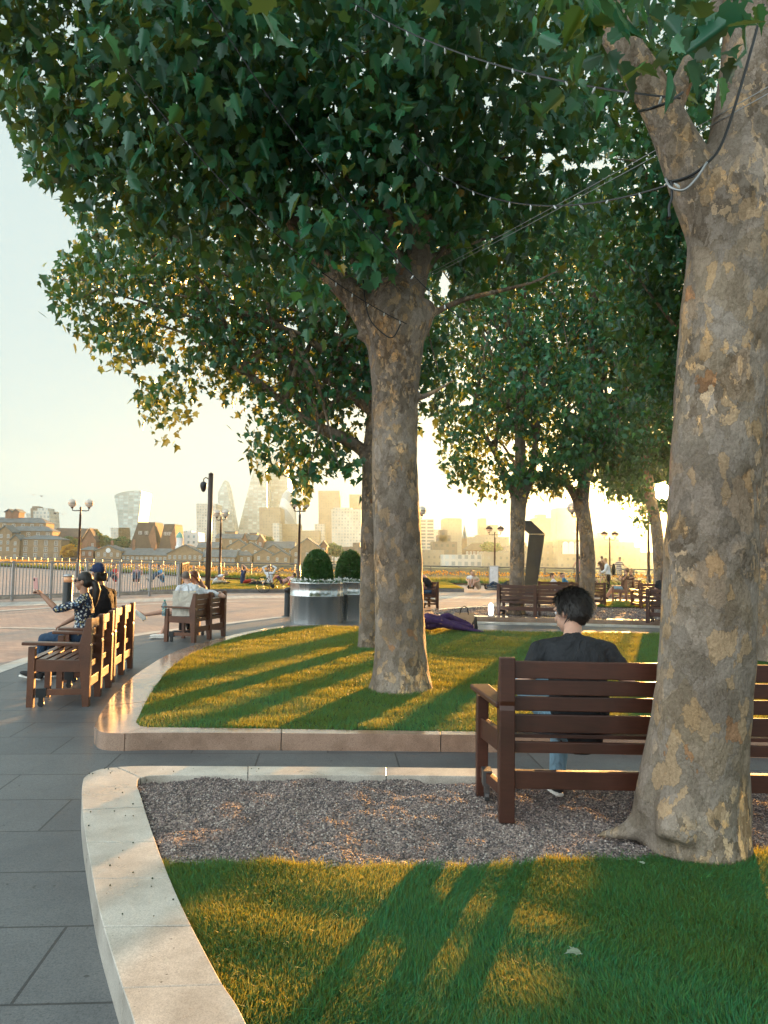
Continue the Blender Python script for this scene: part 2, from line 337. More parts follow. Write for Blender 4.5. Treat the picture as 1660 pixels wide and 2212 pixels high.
ribbon('stone_band', catmull(arcpts([(-60, 1325), (0, 1320), (120, 1313), (300, 1306), (480, 1300), (640, 1298), (800, 1298), (1000, 1300)]), 4), .3, .008, M['strip'])
a = catmull(arcpts([(-60, 1309), (0, 1306), (120, 1303), (300, 1297), (480, 1291), (640, 1289), (800, 1290), (1000, 1291), (1120, 1293)]), 4)
ribbon('pale_setts_band', a, 1.9, .006, M['setts'])

# ------------------------------------------------------------------ kerbs: rows of granite blocks, from an outer and an inner line
KZ = .145
def resample(P, ds):
    P = [Vector(p) for p in P]; d = [0]
    for i in range(1, len(P)): d.append(d[-1] + (P[i] - P[i - 1]).length)
    n = max(2, int(d[-1] / ds) + 1); out = []; j = 0
    for k in range(n):
        s_ = d[-1] * k / (n - 1)
        while j < len(d) - 2 and d[j + 1] < s_: j += 1
        f = (s_ - d[j]) / max(1e-9, d[j + 1] - d[j]); out.append(P[j].lerp(P[j + 1], f))
    return out
def kerb(outer, inner, label, stone=.95, z1=KZ, group=None, mat='granite'):
    """outer, inner: matched lists of points (same count)."""
    m = MB(); acc = 0; n = len(outer); i = 0; gap = .0035
    while i < n - 1:
        j = i; ln = 0
        sl = stone(outer[i]) if callable(stone) else stone
        while j < n - 1 and ln < sl: ln += (Vector(outer[j + 1]) - Vector(outer[j])).length; j += 1
        vs = []
        for k in range(i, j + 1):
            o = Vector(outer[k]); q = Vector(inner[k])
            if k == i: t_ = (Vector(outer[k + 1]) - o).normalized() * gap
            elif k == j: t_ = (Vector(outer[k - 1]) - o).normalized() * gap
            else: t_ = Vector((0, 0, 0))
            hz = z1 + (hash((i, len(label))) % 5 - 2) * .0006
            for p, z in ((o, -.02), (o, hz), (q, hz), (q, -.02)): vs.append((p.x + t_.x, p.y + t_.y, z))
        c = j - i; fs = [(4 * k + a_, 4 * k + 4 + a_, 4 * k + 4 + (a_ + 1) % 4, 4 * k + (a_ + 1) % 4) for k in range(c) for a_ in range(4)]
        fs += [(3, 2, 1, 0), (4 * c, 4 * c + 1, 4 * c + 2, 4 * c + 3)]; m.add(vs, fs); i = j
    # flat normals fixed by recalculating
    o = m.build('granite_kerb', M[mat], bevel=.004, seg=1); fixn(o)
    return tag(o, label, 'kerb', group)
def fixn(o):
    import bmesh
    b = bmesh.new(); b.from_mesh(o.data); bmesh.ops.recalc_face_normals(b, faces=b.faces); b.to_mesh(o.data); b.free()
def pair(opx, ipx, ds=.12, z=KZ, n=8):
    """one smooth kerb line from matched pixel lists"""
    o = catmull(arcpts(opx, z), n); q = catmull(arcpts(ipx, z), n); return o, q
# near bed
o1, q1 = pair([(410, 2620), (291, 2212), (261, 2120), (215, 1967), (195, 1862), (182, 1782), (177, 1723), (179, 1690), (186, 1676), (215, 1662), (270, 1656), (350, 1654.7), (569, 1656), (880, 1658), (1300, 1664), (1800, 1674), (2400, 1690)],
              [(700, 2620), (532, 2212), (473, 2112), (397, 1966), (352, 1860), (323, 1779), (303, 1716), (297, 1700), (297, 1692), (299, 1683), (310, 1679), (350, 1675), (569, 1674.5), (880, 1675.5), (1300, 1681), (1800, 1691), (2400, 1707)])
o1 = [p for p in o1]; kerb(o1, q1, 'broad pale granite kerb round the nearest bed of gravel and lawn', stone=lambda q: .85 if q.y > 4.95 else .46)
NEAR_IN = [(p.x, p.y) for p in q1]
# middle bed
mo = [(2400, 1622), (1800, 1604), (1300, 1592), (1015, 1587.5), (777, 1585), (515, 1583), (337, 1582.6), (270, 1584), (225, 1582), (208, 1573), (208, 1560), (245, 1503), (304, 1450), (380, 1407), (489, 1375), (549, 1362), (600, 1354), (640, 1350.5), (700, 1350)]
mi = [(2400, 1611), (1800, 1594), (1300, 1584), (1015, 1580), (777, 1577), (515, 1573), (340, 1571), (315, 1570), (302, 1567), (297, 1562), (298, 1552), (330, 1492), (372, 1440), (430, 1405), (512, 1376), (562, 1364), (607, 1356.5), (645, 1353), (700, 1352)]
o2, q2 = pair(mo, mi)
kerb(o2, q2, 'curved pale granite kerb round the lawn with the middle tree', stone=1.25, mat='granite_red', group='granite kerbs of the planting beds')
MID_IN = [(p.x, p.y) for p in q2]
# far gravel bed
bo = [(2400, 1362), (1800, 1347), (1400, 1341), (1198, 1336), (1070, 1333), (1000, 1331), (950, 1329.5), (918, 1328), (902, 1326), (905, 1322), (930, 1317), (985, 1312), (1060, 1309), (1160, 1306), (1290, 1304)]
bi = [(2400, 1358), (1800, 1343.5), (1400, 1337.5), (1198, 1333), (1070, 1330), (1000, 1328.2), (955, 1327), (925, 1326), (915, 1325), (918, 1322.6), (940, 1318.5), (990, 1313.6), (1060, 1310.6), (1160, 1307.5), (1290, 1305.5)]
o3, q3 = pair(bo, bi)
kerb(o3, q3, 'sun-edged granite kerb in front of the far gravel bed with benches', mat='granite_red', group='granite kerbs of the planting beds')
FAR_IN = [(p.x, p.y) for p in q3]
# lower kerb strip in front of far bed
a_ = catmull(arcpts([(2400, 1386), (1400, 1354), (1100, 1347.5), (1000, 1345), (930, 1342)], .03), 6)
b_ = [p + Vector((0, .22, 0)) for p in a_]
m = MB(); vs = []
for p, q in zip(a_, b_): vs += [(p.x, p.y, 0), (p.x, p.y, .05), (q.x, q.y, .05)]
m.add(vs, [(3 * i + k, 3 * i + 3 + k, 3 * i + 4 + k, 3 * i + 1 + k) for i in range(len(a_) - 1) for k in range(2)])
tag(m.build('pavement_edge', M['strip']), kind='structure')
# beds at the river side (raised lawn strips with dark kerb)
M['kerb_dark'] = granite('kerb_dark', (.16, .15, .15), .5)
def lawn_strip(pxs, depth, label, z=.15):
    a = [G(x, y, 0) for x, y in pxs]
    m = MB(); vs = []
    for p in a: vs += [(p.x, p.y, 0), (p.x, p.y, z), (p.x, p.y + .22, z), (p.x, p.y + .22, .02)]
    m.add(vs, [(4 * i + k, 4 * i + 4 + k, 4 * i + 5 + k, 4 * i + 1 + k) for i in range(len(a) - 1) for k in range(3)])
    m.add([(a[0].x, a[0].y, 0), (a[0].x, a[0].y, z), (a[0].x - .01, a[0].y + depth, z), (a[0].x - .01, a[0].y + depth, 0)], [(0, 1, 2, 3)])
    m.add([(a[-1].x, a[-1].y, 0), (a[-1].x, a[-1].y, z), (a[-1].x + .01, a[-1].y + depth, z), (a[-1].x + .01, a[-1].y + depth, 0)], [(3, 2, 1, 0)])
    o = m.build('granite_kerb', M['kerb_dark']); tag(o, label, 'kerb', 'granite kerbs of the planting beds')
    P = [(p.x, p.y + .22) for p in a] + [(p.x, p.y + depth) for p in reversed(a)]
    return P
RIV1 = lawn_strip([(300, 1283), (486, 1280.5), (620, 1280.2), (752, 1280.5)], 13.5, 'low dark kerb of the riverside lawn behind the bicycle')
RIV2 = lawn_strip([(880, 1277.5), (1003, 1279)], 12, 'low dark kerb of the riverside lawn with the seated couple')
RIV3 = lawn_strip([(1230, 1289), (1320, 1291), (1500, 1295), (1700, 1300)], 12, 'low kerb of the riverside lawn behind the right-hand benches')

# ------------------------------------------------------------------ lawns and gravel
def hnoise(x, y, s, amp, seed=0):
    return amp * mnoise.noise(Vector((x * s + seed, y * s - seed, seed * .37)))
BOUND = catmull([Vector((p.x, p.y, 0)) for p in arcpts([(300, 1843), (355, 1851), (480, 1853), (640, 1856), (800, 1862), (950, 1862), (1080, 1858), (1180, 1852), (1300, 1845), (1420, 1838), (1550, 1838), (1700, 1832), (2300, 1842)], KZ)], 6)
by_x = np.array([p.x for p in BOUND]); by_y = np.array([p.y for p in BOUND])
def bound_y(x): return np.interp(x, by_x, by_y)
near_poly = NEAR_IN; 
def grid_surface(name, poly, z, step, mat, keep, amp, kind, label=None, cat=None):
    xs = [p[0] for p in poly]; ys = [p[1] for p in poly]
    X = np.arange(max(min(xs), -8), min(max(xs), 9), step); Y = np.arange(max(min(ys), -1.0), max(ys), step)
    XX, YY = np.meshgrid(X, Y); Z = np.array([[z + sum(hnoise(x, y, s, a, i) for i, (s, a) in enumerate(amp)) for x in X] for y in Y])
    ins = inpoly(XX, YY, poly) & keep(XX, YY); idx = np.arange(XX.size).reshape(XX.shape)
    q = ins[:-1, :-1] & ins[1:, :-1] & ins[:-1, 1:] & ins[1:, 1:]
    F = np.stack([idx[:-1, :-1][q], idx[:-1, 1:][q], idx[1:, 1:][q], idx[1:, :-1][q]], 1)
    V = np.stack([XX.ravel(), YY.ravel(), Z.ravel()], 1); used = np.unique(F); mp = -np.ones(len(V), int); mp[used] = np.arange(len(used))
    o = np_mesh(name, V[used], [mp[F]], mat, smooth=True); tag(o, label, cat, kind=kind); return o
big_near = list(NEAR_IN)
SOILZ = KZ - .012
# simple filled sheets under grass, slightly below kerb top, then blades on them
def fill(name, poly, z, mat):
    import bmesh
    m = MB(); m.add([(x, y, z) for x, y in poly], [tuple(range(len(poly)))]); o = m.build(name, mat)
    b = bmesh.new(); b.from_mesh(o.data); bmesh.ops.triangulate(b, faces=b.faces); bmesh.ops.recalc_face_normals(b, faces=b.faces)
    b.to_mesh(o.data); b.free(); tag(o, kind='structure'); return o
nearp = NEAR_IN + [(NEAR_IN[-1][0], -3), (NEAR_IN[0][0], -3)]
grid_surface('lawn_ground', nearp, SOILZ - .03, .04, M['soil'], lambda X, Y: Y < bound_y(X) + .05, [(2, .004)], 'structure')
midp = MID_IN + [(p.x, p.y) for p in arcpts([(780, 1352), (920, 1355), (1050, 1362), (1200, 1365), (1400, 1367), (1660, 1372), (2400, 1392)], KZ)]
fill('lawn_ground', midp, SOILZ, M['soil'])
farp = FAR_IN + [(30, FAR_IN[-1][1]), (30, FAR_IN[0][1])]
fill('gravel_ground', farp, SOILZ, M['gravel_bed'])
for P_ in (RIV1, RIV2, RIV3): fill('lawn_ground', P_, .135, M['soil'])
# near gravel: undulating surface + loose stones
t = NT('gravel_surface'); v = t.coord(); vo = t.n('ShaderNodeTexVoronoi'); vo.inputs['Scale'].default_value = 75; t.l(v, vo.inputs['Vector'])
sepc = t.n('ShaderNodeSeparateColor'); t.l(vo.outputs['Color'], sepc.inputs[0])
c = t.ramp(sepc.outputs[0], [(0, (.10, .085, .08)), (.3, (.19, .155, .14)), (.6, (.28, .22, .195)), (.85, (.36, .30, .27)), (1, (.5, .45, .4))])
c = t.mix(1, c, t.ramp(t.noise(v, 3, 4).outputs[0], [(.35, (.75, .75, .75)), (.65, (1.1, 1.08, 1.05))]), 'MULTIPLY')
M['gravel'] = t.done(t.pbr(c, .85, 0, t.bump(vo.outputs['Distance'], .9, -.008), .3))
gpoly = [p for p in NEAR_IN]
gp2 = NEAR_IN + [(NEAR_IN[-1][0], 2.9), (NEAR_IN[0][0], 2.9)]
GAMP = [(1.6, .022), (3.5, .028), (8, .020), (18, .008), (40, .003)]
def gz(x, y): return KZ - .032 + sum(hnoise(x, y, s, a, i) for i, (s, a) in enumerate(GAMP))
grid_surface('gravel', gp2, KZ - .032, .022, M['gravel'], lambda X, Y: (Y > bound_y(X) - .05) & (X < 4.2), GAMP, 'stuff', 'loose pinkish grey gravel in the nearest bed')
t = NT('gravel_stone'); g_ = t.n('ShaderNodeNewGeometry')
c = t.ramp(g_.outputs['Random Per Island'], [(0, (.06, .058, .064)), (.35, (.14, .12, .12)), (.65, (.25, .19, .175)), (.9, (.36, .30, .27)), (1, (.55, .5, .45))])
M['stone'] = t.done(t.pbr(c, .75, 0, None, .3))
def stones(name, X, Y, Zf, r0, r1, label, lift=.3):
    n = len(X); r = rng.uniform(r0, r1, n); base = np.array([(1, 0, 0), (0, 1, 0), (-1, 0, 0), (0, -1, 0), (0, 0, .75), (0, 0, -.75)], float)
    V = base[None] * (r[:, None, None] * rng.uniform(.65, 1.25, (n, 6, 3))); a = rng.uniform(0, 6.28, n); ca, sa = np.cos(a), np.sin(a)
    x = V[..., 0] * ca[:, None] - V[..., 1] * sa[:, None]; y = V[..., 0] * sa[:, None] + V[..., 1] * ca[:, None]
    Z = np.array([Zf(p, q) for p, q in zip(X, Y)]); W = np.stack([x + X[:, None], y + Y[:, None], V[..., 2] + (Z + r * lift)[:, None]], -1).reshape(-1, 3)
    f = np.array([(0, 1, 4), (1, 2, 4), (2, 3, 4), (3, 0, 4), (1, 0, 5), (2, 1, 5), (3, 2, 5), (0, 3, 5)]); F = (f[None] + 6 * np.arange(n)[:, None, None]).reshape(-1, 3)
    return tag(np_mesh(name, W, [F], M['stone']), label, kind='stuff')
n = 110000; X = rng.uniform(-1.9, 4.0, n); Y = rng.uniform(3.0, 5.05, n)
k = inpoly(X, Y, gp2) & (Y > bound_y(X) - .01); stones('gravel_stones', X[k], Y[k], gz,   .003, .009, 'small loose stones lying on the near gravel')
n = 26000; X = rng.uniform(1.4, 12, n); Y = rng.uniform(18.9, 26, n); k = inpoly(X, Y, farp)
stones('gravel_stones', X[k], Y[k], lambda a, b: SOILZ + hnoise(a, b, 3, .03), .012, .03, 'stones of the far gravel bed', 0)
# grass blades
def blades(name, X, Y, Z, h0, h1, wd, label, lean=.5, mat='grass', seg2=True):
    n = len(X); a = rng.uniform(0, 6.283, n); la = rng.uniform(0, 6.283, n); h = rng.uniform(h0, h1, n); ln = np.abs(rng.normal(0, lean, n)) * h
    # patches lean together
    pa = np.sin(X * 3.1 + 1.3 * np.sin(Y * 2.3)) * 2 + np.cos(Y * 2.7); la = np.where(rng.random(n) < .55, pa + rng.normal(0, .5, n), la)
    h *= .82 + .25 * np.sin(X * 5.3 + 2 * np.sin(Y * 4.1)) * np.sin(Y * 6.1)
    dx, dy = np.cos(a) * wd / 2, np.sin(a) * wd / 2; lx, ly = np.cos(la) * ln, np.sin(la) * ln; w_ = rng.uniform(.7, 1.3, n); dx *= w_; dy *= w_
    b0 = np.stack([X - dx, Y - dy, Z], 1); b1 = np.stack([X + dx, Y + dy, Z], 1)
    tp = np.stack([X + lx, Y + ly, Z + h], 1)
    if seg2:
        m0 = np.stack([X - dx * .8 + lx * .32, Y - dy * .8 + ly * .32, Z + h * .55], 1); m1 = np.stack([X + dx * .8 + lx * .32, Y + dy * .8 + ly * .32, Z + h * .55], 1)
        V = np.stack([b0, b1, m1, m0, tp], 1).reshape(-1, 3); i = 5 * np.arange(n)[:, None]
        F = [i + np.array([[0, 1, 2, 3]]), i + np.array([[3, 2, 4]])]
    else:
        V = np.stack([b0, b1, tp], 1).reshape(-1, 3); F = [3 * np.arange(n)[:, None] + np.array([[0, 1, 2]])]
    return tag(np_mesh(name, V, F, M[mat]), label, kind='stuff')
def scatter(poly, x0, x1, y0, y1, n, keep=None, vis=True):
    X = rng.uniform(x0, x1, n); Y = rng.uniform(y0, y1, n); k = inpoly(X, Y, poly)
    if keep is not None: k &= keep(X, Y)
    if vis:
        px, py, d = proj(np.stack([X, Y, np.full(n, .15)], 1)); k &= (px > -90) & (px < 1750) & (py < 2330) & (d > 0)
    return X[k], Y[k]
jag = lambda X, Y: Y < bound_y(X) + .015 * np.sin(X * 9) + .012 * np.sin(X * 23 + 1) + rng.normal(0, .012, len(X))
X, Y = scatter(nearp, -1.6, 3.2, 1.6, 4.0, 520000, jag)
blades('grass', X, Y, np.full(len(X), SOILZ - .03), .032, .062, .0042, 'short green lawn grass nearest the camera in the bed of the near tree')
X, Y = scatter(nearp, -1.6, 3.2, 3.2, 4.0, 9000, lambda X, Y: (Y > bound_y(X) - .02) & (Y < bound_y(X) + .08 * rng.random(len(X))))
blades('grass', X, Y, np.full(len(X), SOILZ - .01), .01, .04, .004, 'sparse grass straying into the edge of the near gravel', .9)
Yd = 0
X, Y = scatter(midp, -4, 9, 6.0, 19, 1100000, lambda X, Y: rng.random(len(X)) < np.clip((8.0 / Y) ** 1.6, 0, 1))
blades('grass', X, Y, np.full(len(X), SOILZ), .03, .062, .0075, 'lawn grass of the bed with the middle tree', .6, seg2=False)
for nm, P_, z_ in (('riverside lawn behind the bicycle', RIV1, .135), ('riverside lawn of the seated couple', RIV2, .135), ('riverside lawn behind the right-hand benches', RIV3, .135)):
    xs = [p[0] for p in P_]; ys = [p[1] for p in P_]
    X, Y = scatter(P_, min(xs), max(xs), min(ys), max(ys), 110000); blades('grass', X, Y, np.full(len(X), z_), .05, .1, .02, 'grass of the ' + nm, .6, seg2=False)
# small lawn patch in the far bed
pt = [(p.x, p.y) for p in arcpts([(1290, 1312), (1330, 1313.5), (1420, 1313), (1500, 1312), (1500, 1303), (1420, 1302), (1330, 1302), (1300, 1304)], KZ)]
fill('lawn_ground', pt, KZ + .03, M['soil'])
xs = [p[0] for p in pt]; ys = [p[1] for p in pt]; X, Y = scatter(pt, min(xs), max(xs), min(ys), max(ys), 40000)
blades('grass', X, Y, np.full(len(X), KZ + .03), .04, .08, .012, 'small bright lawn patch between the far benches', .5, seg2=False)
# ------------------------------------------------------------------ trees
SKY = [(-400, 235), (0, 250), (30, 265), (28, 330), (65, 372), (72, 402), (130, 440), (150, 475), (176, 505), (150, 542), (110, 560), (100, 590), (88, 610), (98, 655), (92, 690), (128, 712), (150, 745), (185, 770), (200, 797), (235, 812), (272, 802), (300, 838), (290, 870), (308, 905), (320, 948), (358, 972), (388, 965), (394, 930), (415, 905), (425, 868), (470, 880), (505, 892), (488, 945), (515, 985), (535, 1012), (570, 1058), (600, 1030), (632, 1046), (652, 1118), (668, 1112), (682, 1042), (704, 1052), (724, 1012), (766, 1045), (786, 1090), (784, 1040), (800, 1002), (903, 985), (912, 880), (940, 905), (952, 1010), (968, 1045), (1010, 1062), (1030, 1078), (1036, 1110), (1046, 1112), (1050, 1085), (1090, 1090), (1135, 1088), (1180, 1068), (1240, 1088), (1256, 1080), (1284, 1045), (1300, 1052), (1316, 1080), (1348, 1092), (1362, 1105), (1366, 1150), (1400, 1158), (1412, 1105), (1430, 1108), (1800, 1108), (1800, 2600), (-400, 2600)]
HOLES = [(273, 648, 45, 12), (325, 800, 45, 20), (630, 707, 16, 10), (670, 747, 22, 12), (962, 612, 16, 42), (1277, 358, 62, 13), (1215, 330, 18, 16), (1315, 842, 16, 10), (917, 861, 20, 10), (330, 690, 8, 6), (1120, 420, 20, 8), (975, 400, 12, 14), (700, 925, 22, 9), (755, 905, 20, 16), (455, 870, 26, 10), (1010, 870, 24, 9), (935, 655, 9, 14), (590, 860, 12, 7), (1165, 1010, 14, 8), (860, 330, 5, 4), (430, 760, 12, 5)]
SUNPX = tuple(float(q[0]) for q in proj([tuple(EYE + SUN_DIR * 500)])[:2])
CLEAR = [(690, 590), (735, 575), (790, 640), (850, 655), (872, 600), (884, 548), (930, 540), (945, 690), (935, 730), (780, 730)]  # the open fork of the middle tree
def leaf_template(big):
    if big: half = [(.0, 0), (.14, -.04), (.40, .10), (.33, .20), (.47, .33), (.36, .36), (.56, .56), (.27, .56), (.20, .66), (.24, .76), (.10, .80), (0, 1.02)]
    else: half = [(0, 0), (.40, .10), (.28, .28), (.54, .55), (.22, .60), (0, 1)]
    def z(x, y): return .16 * x * (1 if x < .3 else .6) - .22 * y * y
    Rr = [(x, y, z(x, y)) for x, y in half]; Ll = [(-x, y, z(x, y)) for x, y in half[1:-1]]
    V = np.array(Rr + Ll); n = len(half); r = np.arange(n); l = np.concatenate([[0], np.arange(n, 2 * n - 2), [n - 1]])
    V[:, 1] -= 0.0
    return V, r, l[::-1]
LT = {True: leaf_template(True), False: leaf_template(False)}
def leaves(tree, blobs, size, lai, near=False, per=9, spread=.17, carve=True, gaps=.0, name='crown', sunhole=23):
    P = []
    for b in blobs:
        px, py, Y, rx, ry, rd = b[:6]; c = at(px, py, Y); k = Y / FPX
        area = math.pi * rx * ry * k * k; n = int(lai * area / (.42 * size * size) / per * (b[6] if len(b) > 6 else 1)) + 1
        d = rng.normal(0, 1, (n, 3)); d /= np.linalg.norm(d, axis=1)[:, None]; rr = rng.random(n) ** .40
        d *= rr[:, None] * np.array([rx * k, rd, ry * k]); P.append(np.array(c) + d)
    C = np.concatenate(P); n = len(C)
    pos = (C[:, None, :] + rng.normal(0, spread, (n, per, 3))).reshape(-1, 3); sz = size * rng.uniform(.35, 1.0, len(pos)) ** .8 * 1.05
    pos = pos[pos[:, 2] > .6] ; sz = sz[:len(pos)]
    px, py, dep = proj(pos); keep = np.ones(len(pos), bool)
    if carve:
        j = rng.normal(0, 7, (2, len(pos))); hs = sz * .5 / np.maximum(dep, .3) * FPX * .6
        keep &= ~((inpoly(px + j[0], py + j[1] + hs, SKY)) & (px > -60) & (px < 1720))
        for hx, hy, a, b_ in HOLES:
            keep &= ~((((px - hx) / (a * rng.uniform(.6, 1.2, len(px)))) ** 2 + ((py - hy) / (b_ * rng.uniform(.6, 1.2, len(px)))) ** 2) < 1)
        keep &= ~(inpoly(px, py, CLEAR) & (dep < 9.2))
        keep &= (px - SUNPX[0]) ** 2 + (py - SUNPX[1]) ** 2 > (sunhole * rng.uniform(.7, 1.1, len(px))) ** 2
    keep &= ~((dep > -.3) & (np.linalg.norm(pos - np.array(EYE), axis=1) < 1.7))
    pos = pos[keep]; sz = sz[keep]; n = len(pos)
    T, fr, fl = LT[near]; a = rng.uniform(0, 6.283, n)
    d = np.stack([np.cos(a) * .8, np.sin(a) * .8, rng.normal(-.75, .45, n)], 1); d /= np.linalg.norm(d, axis=1)[:, None]
    q = rng.normal(0, 1, (n, 3)) * .6 + np.array([0, 0, 1.0]); s_ = np.cross(d, q); s_ /= np.linalg.norm(s_, axis=1)[:, None]; nn = np.cross(s_, d)
    fold = rng.uniform(-.6, 3.4, n)[:, None]; wid = rng.uniform(.62, 1.08, n)
    V = pos[:, None, :] + sz[:, None, None] * (T[None, :, 0:1] * s_[:, None, :] * wid[:, None, None] + (T[None, :, 1:2] - .4) * d[:, None, :] + (T[None, :, 2:3] * fold[:, :, None]) * nn[:, None, :])
    m_ = T.shape[0]; base = m_ * np.arange(n)[:, None]
    loc = np.array(tree.location); o = np_mesh(name, V.reshape(-1, 3) - loc, [base + fr[None], base + fl[None]], M['leaf'], tree)
    return o, C
def spline(pts, n=7):
    P = [Vector(p[:3]) for p in pts]; r = [p[3] for p in pts]; C = catmull(P, n); rr = []
    for i in range(len(r) - 1): rr += [r[i] + (r[i + 1] - r[i]) * k / n for k in range(n)]
    return C, rr + [r[-1]]
def limb(m, loc, pts, Y=None, n=20, seed=0):
    """pts: (px, py, halfwidth px[, Y])"""
    Q = []
    for p in pts:
        y = p[3] if len(p) > 3 else Y; w_ = at(p[0], p[1], y) - loc; Q.append((w_.x, w_.y, w_.z, p[2] * y / FPX))
    C, r = spline(Q, 7)
    def rf(p, th):
        return 1 + .055 * mnoise.noise(Vector((math.cos(th) * 1.3 + seed, math.sin(th) * 1.3, p.z * 1.7))) + .05 * mnoise.noise(Vector((math.cos(th) * 3 + seed, math.sin(th) * 3, p.z * 6)))
    m.tube(C, r, n, rfun=rf); return C
def random_branches(m, loc, C, origin, cnt, r0, seed):
    rr = random.Random(seed); C = [Vector(c) for c in C]
    for i in range(cnt):
        c = rr.choice(C) - loc; o = Vector(rr.choice(origin)); 
        if c.z < o.z - .3 and (c - o).length > 6: continue
        mid = o.lerp(c, .5) + Vector((rr.uniform(-.3, .3), rr.uniform(-.3, .3), rr.uniform(.1, .5)))
        pts, rad = spline([(*o, r0), (*o.lerp(mid, .6), r0 * .7), (*mid, r0 * .5), (*c, r0 * .12)], 4); 
        PX, PY, D = proj(np.array([tuple(p + loc) for p in pts])); bad = inpoly(PX, PY + 3, SKY) | ((PX - SUNPX[0]) ** 2 + (PY - SUNPX[1]) ** 2 < 60 ** 2)
        if bad[1:].any() : continue
        m.tube(pts, rad, 6)
def tree(label, basepx, Y, limbs, blobs, size, lai, near=False, rem=0, nb=12, group='plane trees of the riverside garden', seed=1, roots=None, **kw):
    b = at(basepx[0], basepx[1], Y); b.z = 0.10; T = empty('plane_tree', b, 0, label, 'tree', group); m = MB(); org = []
    for i, lb in enumerate(limbs):
        C = limb(m, b, lb, Y, 28 if near else 14, seed + i); org += C[len(C) // 2:] if i < 3 else []
    if roots:
        for r_ in roots:
            q = [(*(at(p[0], p[1], p[3]) - b), p[2] * p[3] / FPX) for p in r_]; C, r = spline(q, 6); m.tube(C, r, 14)
    o, C = leaves(T, blobs, size, lai, near, **kw)
    if nb: random_branches(m, b, C, org, nb, .05 if near else .06, seed)
    m.build('trunk', M['bark'], T, smooth=True, remesh=rem, smit=3 if rem else 0)
    return T
TA, YA = (1505, 1800), 3.97
tree('massive mottled plane tree trunk nearest the camera, forking at the top right', TA, YA,
     [[(1506, 1835, 112), (1506, 1800, 108), (1505, 1760, 106), (1504, 1700, 103), (1510, 1600, 101), (1519, 1490, 99), (1530, 1300, 96), (1540, 1100, 92), (1554, 900, 92), (1566, 720, 92), (1580, 560, 93), (1590, 450, 98), (1616, 330, 86), (1634, 200, 82), (1646, 60, 78), (1660, -200, 76), (1700, -500, 62), (1720, -900, 40)],
      [(1548, 500, 66), (1505, 400, 56), (1460, 300, 46), (1430, 240, 42), (1390, 165, 39), (1332, 70, 36), (1270, -60, 32), (1150, -300, 28), (1000, -600, 20)],
      [(1440, 270, 26), (1468, 195, 24), (1496, 130, 22), (1530, 60, 20), (1580, -60, 16)]],
     [(1330, 50, 3.3, 170, 50, .35), (1480, 50, 3.0, 140, 50, .3), (1600, 50, 3.0, 90, 50, .3), (1230, 30, 3.4, 70, 40, .25), (1400, -60, 3.2, 300, 60, .5), (530, -12, 3.4, 24, 24, .06, 2.2),
      (1500, -900, 3.4, 900, 500, 2.2, .7), (900, -1400, 3.2, 900, 500, 2.2, .6)], .16, 2.6, True, .022, 0, seed=11,
     roots=[[(1480, 1560, 70, 3.98), (1450, 1680, 66, 3.98), (1418, 1748, 52, 3.98), (1385, 1782, 32, 4.0), (1350, 1796, 17, 4.0), (1310, 1802, 9, 4.02), (1285, 1806, 4, 4.02)], [(1560, 1660, 56, 3.97), (1575, 1760, 48, 3.93), (1585, 1800, 36, 3.9)], [(1480, 1660, 56, 3.9), (1470, 1760, 54, 3.83), (1460, 1822, 40, 3.78)]], per=7, spread=.10)
YM = 8.38
tree('middle plane tree on the sunlit lawn, with a knuckled fork above a straight trunk', (866, 1490), YM,
     [[(866, 1500, 72), (866, 1470, 63), (865, 1420, 57), (864, 1320, 53), (860, 1200, 53), (855, 1050, 50), (853, 930, 50), (853, 840, 51), (855, 765, 60), (854, 700, 74), (862, 650, 62), (880, 610, 40), (905, 560, 26), (898, 450, 22), (885, 300, 20), (870, 120, 17), (860, -100, 12)],
      [(835, 730, 50), (795, 680, 36), (760, 635, 29), (718, 592, 27), (660, 510, 25), (600, 400, 24), (540, 270, 23), (490, 140, 22), (450, 0, 18), (400, -200, 12)],
      [(862, 722, 12), (880, 680, 13), (900, 650, 14), (912, 600, 13), (915, 540, 11), (900, 440, 8)],
      [(905, 700, 14), (935, 678, 8), (1000, 648, 6.5), (1080, 628, 5.5), (1150, 610, 4.5), (1200, 588, 3), (1250, 575, 1.2)],
      [(880, 720, 44), (905, 690, 32), (915, 650, 24)], [(790, 735, 20), (797, 700, 24), (800, 670, 20)],
      [(860, 868, 10), (910, 858, 7), (945, 842, 5), (985, 818, 2), (1000, 800, 1)]],
     [(200, 120, 7.6, 260, 150, 1.4), (40, 160, 8, 140, 100, 1.4), (450, 250, 7.5, 300, 220, 1.7), (300, 380, 8.5, 260, 130, 1.4), (140, 330, 8.6, 130, 90, 1.0), (650, 150, 7.2, 300, 220, 1.8), (620, 450, 8.5, 250, 160, 1.8), (850, 350, 7.6, 260, 240, 1.8), (760, 520, 7.2, 140, 60, .6), (1050, 200, 8, 280, 250, 2.0), (1100, 450, 9.5, 240, 130, 1.8), (970, 560, 9.2, 120, 60, 1.0),
      (450, -120, 7, 520, 180, 2.0), (1000, -150, 7, 500, 220, 2.0), (90, -60, 7, 250, 150, 1.5), (690, 640, 7.4, 60, 40, .4, .8), (1000, 60, 6.0, 300, 150, 1.2), (500, 40, 6.2, 300, 120, 1.2)], .185, 4.5, True, .024, 26, seed=23)
